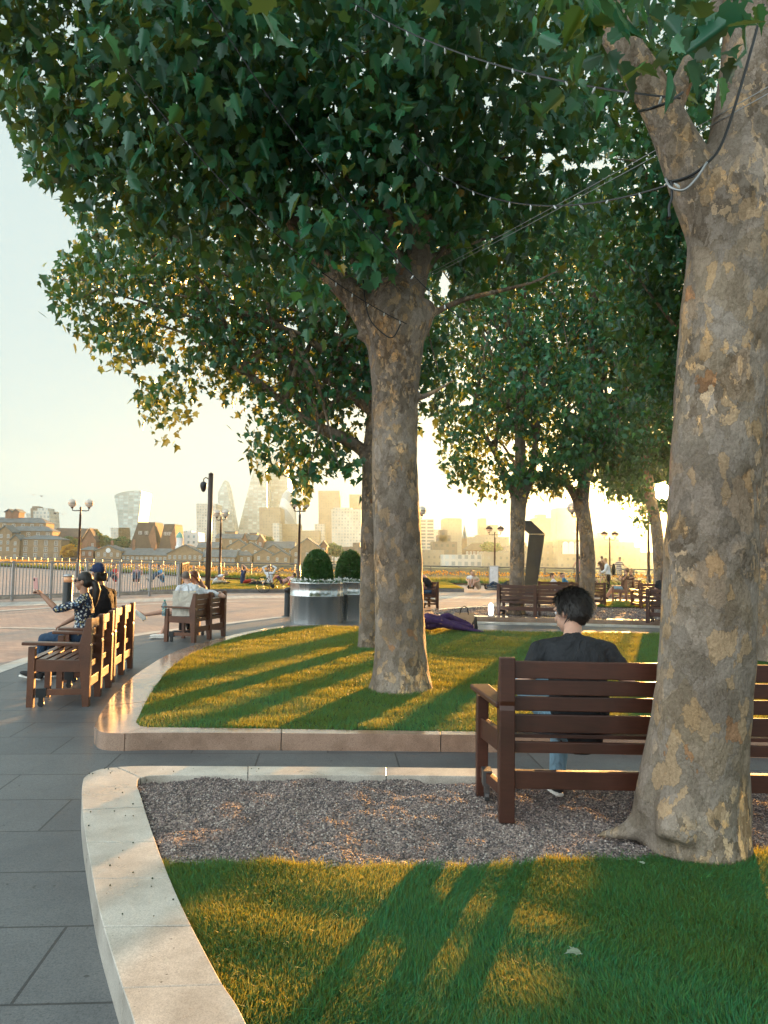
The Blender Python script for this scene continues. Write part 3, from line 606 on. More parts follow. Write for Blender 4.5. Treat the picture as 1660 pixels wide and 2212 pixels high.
tree('slim plane tree leaning just behind the middle tree, its crown reaching far left', (800, 1395), 12.2,
     [[(800, 1400, 28), (800, 1370, 24), (801, 1250, 22), (802, 1120, 21), (803, 1030, 21), (806, 960, 20), (812, 880, 18), (815, 780, 16), (812, 650, 14), (800, 500, 10), (790, 350, 6)],
      [(803, 1010, 17), (785, 975, 14), (745, 948, 13), (700, 928, 12), (650, 900, 9), (590, 850, 7), (520, 790, 5)],
      [(812, 820, 12), (770, 795, 10), (710, 765, 8), (640, 720, 7), (540, 690, 5), (420, 650, 3)],
      [(812, 900, 9), (760, 860, 8), (700, 840, 6), (620, 800, 4)]],
     [(240, 640, 12, 160, 100, 1.8), (420, 650, 12.5, 250, 170, 2.3), (600, 750, 12.5, 220, 180, 2.3), (700, 860, 12.5, 140, 110, 1.8), (620, 970, 12, 120, 60, 1.1), (350, 885, 11.5, 68, 80, .8), (655, 1062, 11.5, 26, 50, .4), (745, 1015, 12, 55, 45, .7), (780, 640, 13, 240, 220, 2.6), (170, 560, 12, 90, 60, 1.0), (500, 500, 13, 330, 150, 2.0), (560, 1010, 12, 40, 35, .5), (310, 800, 12, 90, 60, 1), (680, 1020, 12, 50, 40, .5), (880, 800, 13, 120, 120, 1.5)], .17, 3.4, False, 0, 34, seed=31)
tree('plane tree rising behind the two-bay bench in the far gravel bed', (1117, 1322), 20,
     [[(1117, 1326, 21), (1117, 1300, 17), (1118, 1200, 15.5), (1119, 1120, 16), (1122, 1075, 18), (1125, 1020, 13), (1124, 930, 11), (1128, 830, 9), (1130, 700, 7), (1135, 550, 4)],
      [(1130, 1075, 11), (1150, 1020, 8), (1158, 950, 7), (1165, 880, 6), (1185, 780, 4)], [(1112, 1070, 9), (1090, 1020, 7), (1060, 960, 5), (1020, 900, 3)]],
     [(1120, 900, 20, 190, 170, 3.2), (1050, 750, 20, 190, 180, 3.2), (985, 960, 19, 55, 90, 1.2, .7), (1180, 650, 21, 250, 200, 3.6), (1010, 1020, 19.5, 50, 45, 1.0), (1090, 1040, 20, 90, 45, 1.5), (1170, 1030, 20, 60, 45, 1.2), (940, 900, 19, 50, 60, 1, .6), (1043, 1092, 19, 10, 18, .2), (1020, 500, 20, 250, 150, 3)], .2, 3.0, False, 0, 26, seed=41)
tree('plane tree with a bent trunk beside the tall single lamp post', (1267, 1314), 21.3,
     [[(1268, 1318, 20), (1267, 1290, 17), (1270, 1230, 16), (1268, 1170, 15), (1262, 1120, 15), (1256, 1088, 17), (1262, 1040, 13), (1268, 960, 11), (1272, 850, 9), (1280, 700, 6), (1290, 550, 3)],
      [(1252, 1092, 11), (1236, 1060, 9), (1210, 1030, 6), (1170, 1000, 3)], [(1268, 1010, 8), (1300, 960, 6), (1340, 900, 4)]],
     [(1280, 850, 22, 190, 170, 3.2), (1300, 970, 21, 110, 70, 1.8), (1360, 720, 23, 190, 200, 3.2), (1215, 1030, 21, 60, 45, 1), (1340, 1000, 22, 90, 50, 1.5), (1300, 550, 22, 220, 150, 3)], .2, 3.6, False, 0, 22, seed=51)
tree('orange-rimmed plane tree trunk near the sun, behind the bench couple', (1428, 1290), 27,
     [[(1428, 1290, 16), (1427, 1260, 13.5), (1425, 1200, 13), (1417, 1130, 12), (1406, 1075, 12), (1398, 1010, 11), (1394, 930, 10), (1395, 820, 7), (1385, 680, 4)],
      [(1402, 1040, 8), (1375, 1010, 6), (1340, 985, 4)]],
     [(1400, 880, 28, 130, 130, 3.6), (1340, 1055, 27, 62, 34, 1.6, 1.6), (1398, 1128, 27, 32, 26, .8), (1400, 1055, 28, 50, 42, 1.2, 2.6), (1440, 1075, 28, 22, 26, .7, 3), (1420, 1010, 28, 50, 40, 1.2, 2.5), (1460, 1040, 28, 30, 60, .8, 3), (1440, 1012, 28, 26, 16, .5, 5), (1438, 1086, 27.5, 24, 10, .4, 6), (1420, 1060, 27.5, 22, 30, .6, 3), (1400, 960, 28, 90, 60, 2.6), (1375, 1020, 28, 80, 45, 2.2), (1440, 985, 28, 45, 40, 1.6), (1442, 1110, 28, 14, 18, .4), (1330, 980, 28, 70, 60, 2), (1480, 940, 28, 120, 90, 3), (1540, 1040, 28, 80, 60, 2.5), (1530, 800, 28, 150, 150, 3)], .2, 3.6, False, 0, 14, seed=61)
tree('plane tree trunk cut off by the right edge of the photograph', (1670, 1418), 11.1,
     [[(1672, 1425, 38), (1670, 1395, 31), (1666, 1300, 27), (1664, 1150, 25), (1666, 1000, 25), (1672, 850, 26), (1680, 700, 24), (1690, 500, 18), (1700, 300, 10)], [(1676, 760, 16), (1620, 640, 11), (1540, 560, 8), (1460, 500, 5)], [(1680, 700, 16), (1760, 560, 12), (1900, 450, 6)]],
     [(1460, 560, 11.5, 200, 190, 2.2), (1690, 450, 11, 300, 300, 2.6), (1400, 350, 10.5, 200, 200, 1.8), (1560, 780, 12, 130, 130, 1.6), (1400, 760, 13, 110, 130, 1.6), (1700, 850, 12, 140, 160, 1.5), (1420, 100, 10, 260, 200, 2)], .18, 4.0, False, 0, 20, seed=71)
# ------------------------------------------------------------------ benches
def bench(label, P0, P1, bays=2, wd='wood', group='wooden park benches round the garden', depth=.6, ht=.90, splay=0.0, near=False):
    P0 = Vector(P0); P1 = Vector(P1); d = P1 - P0; Ln = math.hypot(d.x, d.y); rz = math.atan2(d.y, d.x)
    T = empty('park_bench', (P0.x, P0.y, P0.z), rz, label, 'bench', group); W = M[wd]; bv = .006 if near else .004
    s = ht / .9; post = .088
    prof = [(-.02, 0), (.045, 0), (.105 * 1, .60 * s), (.035, .885 * s), (.03, .9 * s), (-.02, .9 * s), (-.02, .66 * s), (-.012, .635 * s), (-.02, .61 * s)]
    xs = [Ln * i / bays for i in range(bays + 1)]
    for x in xs:
        m = MB(); m.ext([(x - post / 2, a, b) for a, b in prof], (post, 0, 0)); o = m.build('rear_leg', W, T, bevel=bv); fixn(o)
    for i, x in enumerate((xs[0], xs[-1])):
        sp_ = -splay if i == 0 else splay; m = MB()
        if near: # curved leg
            pr = [(depth - .06, -.03), (depth - .01, -.03), (depth + .02, .12), (depth + .035, .3), (depth + .03, .5), (depth + .01, .61), (depth - .085, .61), (depth - .07, .3)]
            m.ext([(x - .035 + sp_, a, b * s) for a, b in pr], (.07, 0, 0))
        else: m.box(x + sp_, depth - .035, .305 * s, .065, .07, .61 * s)
        fixn(m.build('front_leg', W, T, bevel=bv))
        m = MB(); a0 = Vector((x + sp_ * .2, .03, .63 * s)); a1 = Vector((x + sp_ * 1.1, depth + .06, .645 * s))
        m.beam(a0, a1, .085, .034, w1=.125); m.build('armrest', W, T, bevel=.008)
        m = MB(); m.beam((x, .06, .41 * s), (x + sp_, depth - .07, .42 * s), .035, .12 * s); m.beam((x, .03, .15 * s), (x + sp_, depth - .07, .15 * s), .035, .06); m.build('side_rail', W, T, bevel=.003)
        m = MB(); cx = x + sp_ * .8; cy_ = depth - .14
        m.box(cx, cy_, .145 * s, .055, .1, .09 * s); m.beam((cx, cy_, .10), (cx, cy_, .05), .03, .05); m.tube([(cx - .012, cy_, .035), (cx + .012, cy_, .035)], .033, 12); m.build('castor', M['black'] if not near else M['railm'], T)
    for x in xs[1:-1]:
        m = MB(); m.box(x, depth - .05, .2 * s, .06, .06, .4 * s); m.build('front_leg', W, T, bevel=bv)
    m = MB()
    for i in range(bays):
        x0, x1 = xs[i] + post / 2, xs[i + 1] - post / 2
        for z0, z1 in ((.475, .575), (.595, .675), (.688, .770), (.782, .878)):
            ya = lambda z: .075 if z < .6 else .075 - (z - .6) * .22
            m.beam((x0, ya((z0 + z1) / 2), (z0 + z1) / 2 * s), (x1, ya((z0 + z1) / 2), (z0 + z1) / 2 * s), .024, (z1 - z0) * s)
    m.build('backrest', W, T, bevel=.005)
    m = MB()
    for k in range(6):
        y = .12 + (depth - .16) * k / 5; z = (.405 + .035 * (k / 5) ** 1.5) * s
        m.box(Ln / 2, y, z + .045, Ln - .02, (depth - .16) / 5 - .014, .022)
    m.box(Ln / 2, depth - .045, .405 * s, Ln - .07, .03, .075); m.box(Ln / 2, .045, .40 * s, Ln - post, .03, .06)
    m.build('seat', W, T, bevel=.003)
    m = MB()
    for i in range(bays):
        m.box((xs[i] + xs[i + 1]) / 2, .02, .23 * s, xs[1] - xs[0] - post, .035, .1)
    m.build('back_rail', W, T, bevel=.004)
    return T
gk = KZ - .02
bench('dark brown bench nearest the camera, a man in a grey tee sitting on it', (.715, 4.26, gk), (3.1, 4.22, gk), 2, 'wood', depth=.50, ht=.92, splay=.085, near=True)
bench('empty varnished bench at the lower left with shiny seat slats', (-3.08, 7.87, 0), (-3.26, 8.98, 0), 2, 'wood2', ht=.92)
bench('bench under the woman taking a selfie and the person in the navy cap', (-3.36, 9.36, 0), (-3.52, 10.5, 0), 2, 'wood2', ht=.92)
bench('bench of the couple with the white carrier bag and bottle on its seat', (-3.42, 13.6, 0), (-3.14, 14.8, 0), 2, 'wood2', ht=.9)
bench('bench seen end-on just right of the middle tree trunk, under the reading man', (1.78, 24.0, 0), (1.35, 25.6, 0), 2, 'wood', ht=.86)
e0 = G(1077, 1330.6, gk); e1 = G(1239, 1338, gk)
bench('bench seen from behind in front of the dark angular sculpture, empty', e0, e1, 2, 'wood', ht=.84)
f1 = G(1307, 1312, gk)
bench('bench standing behind the trunk with the bend, with a greyish sky-lit back rail', (5.05, 24.0, gk), f1, 2, 'wood', ht=.8)
bench('bench with the couple sitting close together near the sun', (9.66, 29.4, 0), (10.6, 30.6, 0), 2, 'wood2', ht=.88)
i0 = G(1386, 1316, gk); bench('glinting bench half hidden behind the long-haired girl', i0, i0 + Vector((1.7, .35, 0)), 2, 'wood2', ht=.82)
bench('bench of the long-haired girl beside the nearest trunk', (6.38, 17.9, gk), (8.35, 16.7, gk), 2, 'wood', ht=.84)
# ------------------------------------------------------------------ people
def pm(name, col, rough=.8, **k):
    if not name.startswith(('cloth', 'jeans')): M[name] = simple(name, col, rough, 0, .12, 14, .15, .003, **k); return
    t = NT(name); v = t.coord((1, 1, .6)); a = t.noise(v, 7, 4, .6, 1.2); b = t.noise(v, 300, 2); c = t.ramp(a.outputs[0], [(.3, tuple(x * .8 for x in col)), (.7, tuple(min(1, x * 1.2) for x in col))])
    nm = t.bump(a.outputs[0], 1.0, .045); nm = t.bump(b.outputs[0], .3, .002, nm); M[name] = t.done(t.pbr(c, rough, 0, nm, .25))
pm('skin', (.50, .29, .21), .5, **{'Subsurface Weight': .12, 'Subsurface Radius': (.02, .008, .004)}); pm('skin_tan', (.36, .19, .12), .5); pm('skin_pale', (.58, .38, .30), .5)
pm('hair_black', (.010, .007, .006), .5); pm('hair_brown', (.06, .028, .014), .45); pm('hair_grey', (.14, .11, .09), .6); pm('hair_fair', (.35, .22, .10), .5); pm('hair_red', (.11, .035, .012), .4)
pm('cloth_slate', (.022, .024, .028)); pm('cloth_white', (.66, .69, .74)); pm('cloth_cream', (.66, .62, .54)); pm('cloth_black', (.012, .012, .014)); pm('cloth_navy', (.02, .035, .09)); pm('jeans_pale', (.22, .38, .50)); pm('jeans_dark', (.03, .06, .11))
pm('cloth_brown', (.09, .045, .03)); pm('cloth_beige', (.42, .36, .28)); pm('cloth_purple', (.06, .03, .10)); pm('cloth_grey', (.30, .30, .30)); pm('cloth_pink', (.5, .28, .26)); pm('cloth_blue', (.03, .25, .5)); pm('cloth_red', (.5, .04, .03)); pm('shoe_white', (.75, .73, .68)); pm('shoe_black', (.015, .015, .017))
t = NT('floral_print'); v = t.coord(); vo = t.n('ShaderNodeTexVoronoi'); vo.inputs['Scale'].default_value = 38; t.l(v, vo.inputs['Vector']); sp_ = t.n('ShaderNodeSeparateColor'); t.l(vo.outputs['Color'], sp_.inputs[0])
pet = t.ramp(vo.outputs['Distance'], [(0, (1, 1, 1)), (.48, (1, 1, 1)), (.52, (0, 0, 0))]); colr = t.ramp(sp_.outputs[0], [(0, (.012, .02, .05)), (.32, (.015, .03, .07)), (.33, (.6, .62, .6)), (.62, (.5, .55, .55)), (.63, (.12, .2, .3)), (.8, (.45, .38, .18)), (1, (.6, .6, .55))], 'CONSTANT')
M['floral'] = t.done(t.pbr(t.mix(pet, (.012, .02, .045), colr), .8))
t = NT('striped_knit'); v = t.coord(); wv = t.n('ShaderNodeTexWave', wave_type='BANDS', bands_direction='Z'); wv.inputs['Scale'].default_value = 2.6; t.l(v, wv.inputs['Vector'])
M['striped'] = t.done(t.pbr(t.ramp(wv.outputs[0], [(0, (.45, .42, .42)), (.5, (.45, .42, .42)), (.52, (.06, .05, .09)), (1, (.06, .05, .09))]), .8))
V3 = Vector
def torso(pel, lean=0., side=0., k=1., curl=0.):
    """joints of a trunk rising from pelvis, leaning forward (+y) by `lean` rad and sideways by `side`"""
    def up(l, extra=0): a = lean + extra; return V3((math.sin(side) * l, math.sin(a) * l * math.cos(side), math.cos(a) * l * math.cos(side)))
    p = V3(pel); J = dict(pel=p, waist=p + up(.20 * k), chest=p + up(.36 * k, curl * .4)); J['neck'] = J['chest'] + up(.17 * k, curl); J['headc'] = J['neck'] + up(.175 * k, curl * 1.2) + V3((0, .02, 0))
    J['shc'] = J['chest'] + up(.10 * k, curl * .8); return J
def hand(m, wr, d, up, k=1., curl=.5, fr=.0085, side=1):
    d = V3(d).normalized(); up = V3(up); up = (up - d * up.dot(d)).normalized(); s = d.cross(up).normalized() * side; wr = V3(wr)
    m.tube([wr, wr + d * .04 * k, wr + d * .085 * k], [(.026 * k, .017 * k), (.04 * k, .017 * k), (.04 * k, .014 * k)], 10, side=s, round_=True)
    for i, ln in enumerate((.068, .078, .072, .056)):
        b = wr + d * .08 * k + s * (.029 - .0195 * i) * k; c = curl * (1 + .12 * i); q = b
        P = [b]
        for j, f in enumerate((.45, .32, .23)):
            a = c * (j + 1) * .55; q = q + (d * math.cos(a) - up * math.sin(a)) * ln * f * k; P.append(q)
        m.tube(P, [fr, fr * .97, fr * .9, fr * .78], 7, round_=True)
    b = wr + d * .025 * k + s * .03 * k; m.tube([b, b + (d * .5 + s * .8 - up * .3) * .035 * k, b + (d * .9 + s * .75 - up * .5) * .062 * k], [fr * 1.3, fr * 1.15, fr * .9], 7, round_=True)
def person(label, loc, rz, J, A, Lg, look=(0, 1, 0), tilt=(0, 0, 1), hs=1., skin='skin', shirt='cloth_white', trousers='jeans_dark', hair='hair_black', style='short', shoes='shoe_black', sleeve=.55, leglen=1., k=1., vox=.016, build=1., group='people resting in the garden', curl=.5, extra=None):
    """J: torso joints; A: (elbowL, wristL, elbowR, wristR); Lg: (kneeL, ankleL, kneeR, ankleR [, toeL, toeR]); local frame, facing +y"""
    T = empty('person', loc, rz, label, 'person', group)
    T.scale = (k, k, k); b = build
    sh = J['shc']; ax = J.get('ax', V3((1, 0, 0))); hx = J.get('hx', ax)
    sL, sR = sh - ax * .185 * b - V3((0, 0, .022)), sh + ax * .185 * b - V3((0, 0, .022)); hL, hR = J['pel'] - hx * .09, J['pel'] + hx * .09
    eL, wL, eR, wR = [V3(a) for a in A]; kL, aL, kR, aR = [V3(a) for a in Lg[:4]]
    fwd = ax.cross(V3((0, 0, 1))) * -1
    look = V3(look).normalized(); tl = V3(tilt); tl = (tl - look * tl.dot(look)).normalized(); sd = look.cross(tl); HM = Matrix((sd * hs, look * hs, tl * hs)).transposed()
    hc = J['headc']; H = lambda x, y, z: hc + HM @ V3((x, y, z))
    def tor(m, g, top=True):
        pts = [J['pel'] - (J['waist'] - J['pel']) * .35, J['pel'], J['waist'], J['chest'], J['shc'], J['neck'] - (J['neck'] - J['shc']) * .25]
        rr = [(.13, .10), (.168, .122), (.145 * b, .108 * b), (.165 * b, .122 * b), (.15 * b, .098 * b), (.06, .06)]
        m.tube(pts, [(x + g, y + g) for x, y in rr], 18, side=ax, round_=True)
        for s_ in (sL, sR): m.tube([sh.lerp(J['neck'], .45), sh.lerp(s_, .6) + V3((0, 0, .008)), s_], [.052 + g, .058 + g, .058 + g], 12, round_=True)
    # body: one continuous surface
    m = MB(); tor(m, -.012)
    m.tube([J['shc'], J['neck'], hc - HM @ V3((0, .015, .05))], [.06, .056, .052], 14)
    m.ball(H(0, -.012, .022), (.074, .092, .095), 18, 12, HM); m.ball(H(0, .028, -.035), (.056, .062, .075), 16, 10, HM); m.ball(H(0, .045, -.085), (.030, .030, .026), 12, 8, HM)
    m.tube([H(0, .082, .015), H(0, .108, -.022)], [.010, .015], 8, round_=True); m.tube([H(-.02, .082, -.058), H(.02, .082, -.058)], [.010, .010], 8, round_=True)
    m.tube([H(-.045, .074, .028), H(.045, .074, .028)], .012, 8, round_=True)
    for s_ in (-1, 1): m.ball(H(s_ * .077, -.008, -.008), (.011, .022, .032), 10, 8, HM)
    for s_, e_, w_, sg in ((sL, eL, wL, -1), (sR, eR, wR, 1)):
        m.tube([s_, s_.lerp(e_, .5), e_], [.05, .044, .037], 12, round_=True); m.tube([e_, e_.lerp(w_, .35), w_], [.037, .038, .025], 12, round_=True)
        dd = (w_ - e_); hand(m, w_, dd, V3((0, 0, 1)) if abs(dd.normalized().z) < .8 else fwd, 1, curl, .0085 if vox < .012 else .010, sg)
    for h_, k_, a_, s_ in ((hL, kL, aL, -1), (hR, kR, aR, 1)):
        m.tube([h_, h_.lerp(k_, .5), k_], [.082, .068, .052], 14, round_=True); m.tube([k_, k_.lerp(a_, .3), k_.lerp(a_, .7), a_], [.052, .054, .040, .034], 14, round_=True)
    toes = []
    for i, (k_, a_) in enumerate(((kL, aL), (kR, aR))):
        if len(Lg) > 4: td = V3(Lg[4 + i])
        else:
            sh_ = (a_ - k_).normalized(); td = fwd - sh_ * fwd.dot(sh_)
            td = td.normalized() if td.length > .2 else V3((0, 0, 1))
        toes.append(td.normalized()); m.tube([a_, a_ + toes[-1] * .12 - (k_ - a_).normalized() * .04], [.034, .026], 10, round_=True)
    m.build('body', M[skin], T, smooth=True, remesh=vox, smit=2)
    # clothes
    m = MB(); tor(m, .010)
    for s_, e_, w_ in ((sL, eL, wL), (sR, eR, wR)):
        if sleeve <= 1: m.tube([s_, s_.lerp(e_, sleeve)], [.066, .058], 14, round_=False)
        else: m.tube([s_, s_.lerp(e_, .5), e_], [.064, .056, .048], 14, round_=True); m.tube([e_, e_.lerp(w_, min(1, sleeve - 1))], [.048, .040], 14)
    so_ = m.build('shirt', M[shirt], T, smooth=True, remesh=max(vox, .011), smit=3)
    if vox < .015:
        for nm_, sz_, st_ in (('folds', .16, .035), ('creases', .05, .012)):
            tx = bpy.data.textures.get(nm_) or bpy.data.textures.new(nm_, 'CLOUDS'); tx.noise_scale = sz_; dm = so_.modifiers.new(nm_, 'DISPLACE'); dm.texture = tx; dm.strength = st_; dm.mid_level = .5; dm.texture_coords = 'LOCAL'
    m = MB(); dn = (J['pel'] - J['waist']).normalized()
    m.tube([J['pel'] - dn * .06, J['pel'], J['pel'] + dn * .05], [(.158, .122), (.176, .132), (.15, .11)], 18, side=hx, round_=True)
    for h_, k_, a_ in ((hL, kL, aL), (hR, kR, aR)):
        e = min(1, leglen * 2) if leglen < .5 else 1
        m.tube([h_, h_.lerp(k_, .5 * e), h_.lerp(k_, e)], [.095, .083, .068 if e == 1 else .078], 16, round_=(e == 1))
        if leglen >= .5 and leglen > .55: m.tube([k_, k_.lerp(a_, .5), k_.lerp(a_, min(.97, (leglen - .5) * 2))], [.066, .060, .050], 16)
    m.build('trousers', M[trousers], T, smooth=True, remesh=max(vox, .012), smit=3)
    for (k_, a_), td in zip(((kL, aL), (kR, aR)), toes):
        m = MB(); dn2 = (a_ - k_).normalized(); dn2 = (dn2 - td * dn2.dot(td)); dn2 = dn2.normalized() if dn2.length > .1 else V3((0, 0, -1)); sd_ = td.cross(dn2)
        b0 = a_ + dn2 * .035; m.tube([b0 - td * .055, b0, b0 + td * .08, b0 + td * .155, b0 + td * .19], [(.036, .045), (.042, .05), (.046, .036), (.042, .028), (.028, .02)], 14, side=sd_, round_=True)
        so = m.build('shoe', M[shoes], T, smooth=True, remesh=.010, smit=1)
        m = MB(); b1 = a_ + dn2 * .078; m.tube([b1 - td * .075, b1 - td * .03, b1 + td * .09, b1 + td * .17, b1 + td * .205], [(.03, .013), (.042, .013), (.048, .013), (.045, .013), (.026, .012)], 14, side=sd_)
        if vox < .015: m.build('sole', M['shoe_white'], so, smooth=True)
    # hair
    if style != 'bald':
        m = MB(); m.ball(H(0, -.022, .038), (.083, .098, .092), 20, 14, HM)
        if style in ('short', 'cap'): m.ball(H(0, -.055, -.005), (.072, .062, .072), 16, 12, HM); m.tube([H(0, -.075, -.03), H(0, -.07, -.075)], [(.058, .02), (.038, .012)], 12, side=sd, round_=True)
        if style == 'short':
            m.ball(H(0, .052, .082), (.062, .04, .035), 12, 8, HM)
            for s_ in (-1, 1): m.tube([H(s_ * .072, .02, .03), H(s_ * .074, .022, -.012)], [.014, .008], 8, round_=True)
        if style == 'buzz': pass
        if style in ('long', 'ponytail'): m.ball(H(0, -.05, .0), (.08, .072, .085), 16, 12, HM)
        if style == 'long':
            nk = J['neck']; bk = J['chest'] - fwd * .12
            m.tube([H(0, -.05, .0), H(0, -.085, -.10), nk.lerp(bk, .4) - fwd * .06, bk - fwd * .02], [(.085, .06), (.085, .045), (.085, .035), (.05, .015)], 14, side=ax, round_=True)
            for s_ in (-1, 1): m.tube([H(s_ * .06, .01, .05), H(s_ * .088, -.01, -.04), H(s_ * .09, -.03, -.14)], [.03, .028, .022], 10, round_=True)
        if style == 'ponytail':
            m.tube([H(0, -.10, .01), H(0, -.15, -.02), H(0, -.175, -.10), H(0, -.165, -.22), H(0, -.16, -.32)], [.03, .045, .05, .04, .012], 12, round_=True)
        if style == 'curly':
            r2 = random.Random(5)
            for i in range(60):
                a, c = r2.uniform(0, 6.28), r2.uniform(-.6, 1); q = (1 - c * c) ** .5
                p = V3((math.cos(a) * q * .095, math.sin(a) * q * .10 - .035, c * .095 + .01)); 
                if p.y > .045 and p.z < .06: continue
                m.ball(H(*p), .026, 8, 6)
        m.build('hair', M[hair], T, smooth=True, remesh=max(.009, vox * .8) if style != 'buzz' else 0, smit=2 if style != 'buzz' else 0)
    if style == 'cap' :
        m = MB(); m.ball(H(0, -.02, .05), (.09, .108, .09), 20, 14, HM); m.tube([H(0, .07, .045), H(0, .15, .03)], [(.075, .012), (.06, .008)], 14, side=sd, round_=True); m.build('cap', M['cloth_navy'], T, smooth=True, remesh=.01, smit=1)
    if vox < .015 or (extra and 'eyes' in extra):
        for s_ in (-1, 1):
            m = MB(); m.ball(H(s_ * .031, .073, .008), .0115, 10, 8); eo = m.build('eye', M['cloth_white'], T, smooth=True)
            m = MB(); m.ball(H(s_ * .031, .081, .008), .0055, 8, 6); m.build('iris', M['cloth_black'], eo)
    T['_H'] = 0; del T['_H']
    return T, H
def place(px, py, Y): p = at(px, py, Y); return p
HB = 'people sitting on benches'; LW = 'people on the riverside lawn'
# man on the near bench, from behind
p = V3((1.19, 4.50, gk)); J = torso((0, 0, .49), .10, 0, .95, .42); J['headc'] += V3((.02, 0, .01))
T, H = person('man in a dark grey T-shirt and pale jeans on the nearest bench, seen from behind', p, 0, J,
    ((-.30, .06, .70), (-.34, .30, .66), (.31, .02, .70), (.20, .26, .64)), ((-.30, .36, .68), (.02, .46, .62), (-.02 + .02, .42, .52), (-.06, .30, .085), (.9, .15, .25), (-.05, 1, -.06)),
    look=(-.60, .75, -.22), tilt=(-.05, .25, 1), shirt='cloth_slate', trousers='jeans_pale', hair='hair_black', sleeve=.7, leglen=1, vox=.011, build=1.08, k=1.03, hs=1.10, group=HB, curl=.9)
def strands(T, H, n, ln, seed, mat, lo=-.75, sweep=.35):
    rn = np.random.default_rng(seed); Vv = []; 
    for i in range(n):
        th = rn.uniform(0, 6.283); c = rn.uniform(lo, 1); q = (1 - c * c) ** .5; d = V3((math.cos(th) * q, math.sin(th) * q, c))
        if d.y > .45 and c < .55: continue
        if c < -.2 and d.y > -.1: continue
        p0 = V3((d.x * .086, d.y * .103 - .022, d.z * .098 + .036)); tg = V3((0, 0, -1)) - d * (-d.z); tg = tg + V3((rn.normal(0, .5), -sweep + rn.normal(0, .4), 0)); tg -= d * tg.dot(d)
        if tg.length < .05: tg = V3((rn.normal(), rn.normal(), 0))
        tg.normalize(); sdv = tg.cross(d) * .0026; l_ = ln * rn.uniform(.5, 1.2); a = p0 - d * .004; b_ = p0 + tg * l_ * .5 + d * rn.uniform(.003, .013); c_ = p0 + tg * l_ + d * rn.uniform(-.002, .016)
        Vv += [H(*(a - sdv)), H(*(a + sdv)), H(*(b_ + sdv)), H(*(b_ - sdv)), H(*c_)]
    k = np.arange(len(Vv) // 5)[:, None] * 5; np_mesh('hair_strands', np.array([tuple(v) for v in Vv]), [k + np.array([[0, 1, 2, 3]]), k + np.array([[3, 2, 4]])], M[mat], T)
strands(T, H, 4200, .060, 4, 'hair_black')
# selfie woman
p = V3((-3.80, 9.5, 0)); J = torso((0, 0, .55), .02, 0, .98)
T, H = person('woman in a floral blouse and sunglasses holding a pink phone out for a selfie', p, R(90), J,
    ((-.22, .26, .90), (-.17, .47, 1.07), (.24, .12, .82), (.16, .34, .68)), ((-.10, .46, .52), (-.10, .53, .10), (.10, .47, .52), (.10, .45, .10)),
    look=(-.10, 1, .02), skin='skin_tan', shirt='floral', trousers='jeans_dark', hair='hair_black', style='ponytail', sleeve=1.1, vox=.010, build=.88, group=HB, curl=1.1)
m = MB()
for s_ in (-1, 1): m.ball(H(s_ * .034, .088, .010), (.029, .010, .021), 12, 8); 
m.tube([H(-.06, .082, .014), H(-.078, .0, .012)], .004, 6); m.tube([H(.06, .082, .014), H(.078, .0, .012)], .004, 6); m.tube([H(-.02, .094, .016), H(.02, .094, .016)], .004, 6)
m.build('sunglasses', M['cloth_black'], T, smooth=True)
M['phone'] = simple('pink_phone', (.62, .33, .30), .3, 0, .03)
PH = empty('phone', (-4.36, 9.33, 1.215), R(66), 'pink smartphone held up in the hand of the woman in the floral blouse', 'phone'); m = MB(); m.box(0, 0, 0, .008, .072, .148, ry=R(-6)); m.build('case', M['phone'], PH, bevel=.003)
m = MB(); m.box(-.009, .018, .045, .004, .022, .034, ry=R(-6)); m.build('camera_bump', M['cloth_black'], PH, bevel=.002)
# black jacket and navy cap
p = V3((-3.80, 10.18, 0)); J = torso((0, 0, .56), .06, -.02, 1.12, .12)
T, H = person('person in a black top and navy cap beside the selfie woman, turned away', p, R(66), J,
    ((-.26, .10, .74), (-.14, .32, .62), (.26, .10, .74), (.12, .32, .62)), ((-.11, .46, .50), (-.12, .48, .10), (.11, .46, .50), (.10, .44, .10)),
    look=(.25, 1, .0), skin='skin_tan', shirt='cloth_black', trousers='cloth_black', hair='hair_black', style='cap', sleeve=1.95, vox=.013, build=1.02, group=HB)
m = MB(); r2 = random.Random(3)
for i in range(26): a = r2.uniform(0, 3.14); m.ball(H(math.cos(a) * .07, -.07 - .02 * r2.random(), -.02 - .08 * r2.random()), .03, 8, 6)
m.build('hair', M['hair_black'], T, smooth=True, remesh=.012)
lm = MB()
for q in ((-.03, .02, .0), (-.01, .02, .0), (.012, .02, 0)): lm.tube([H(-.088, .015 + q[0], .055), H(-.089, .022 + q[0], .085)], .003, 5)
lm.build('cap_emblem', M['cloth_grey'], T)
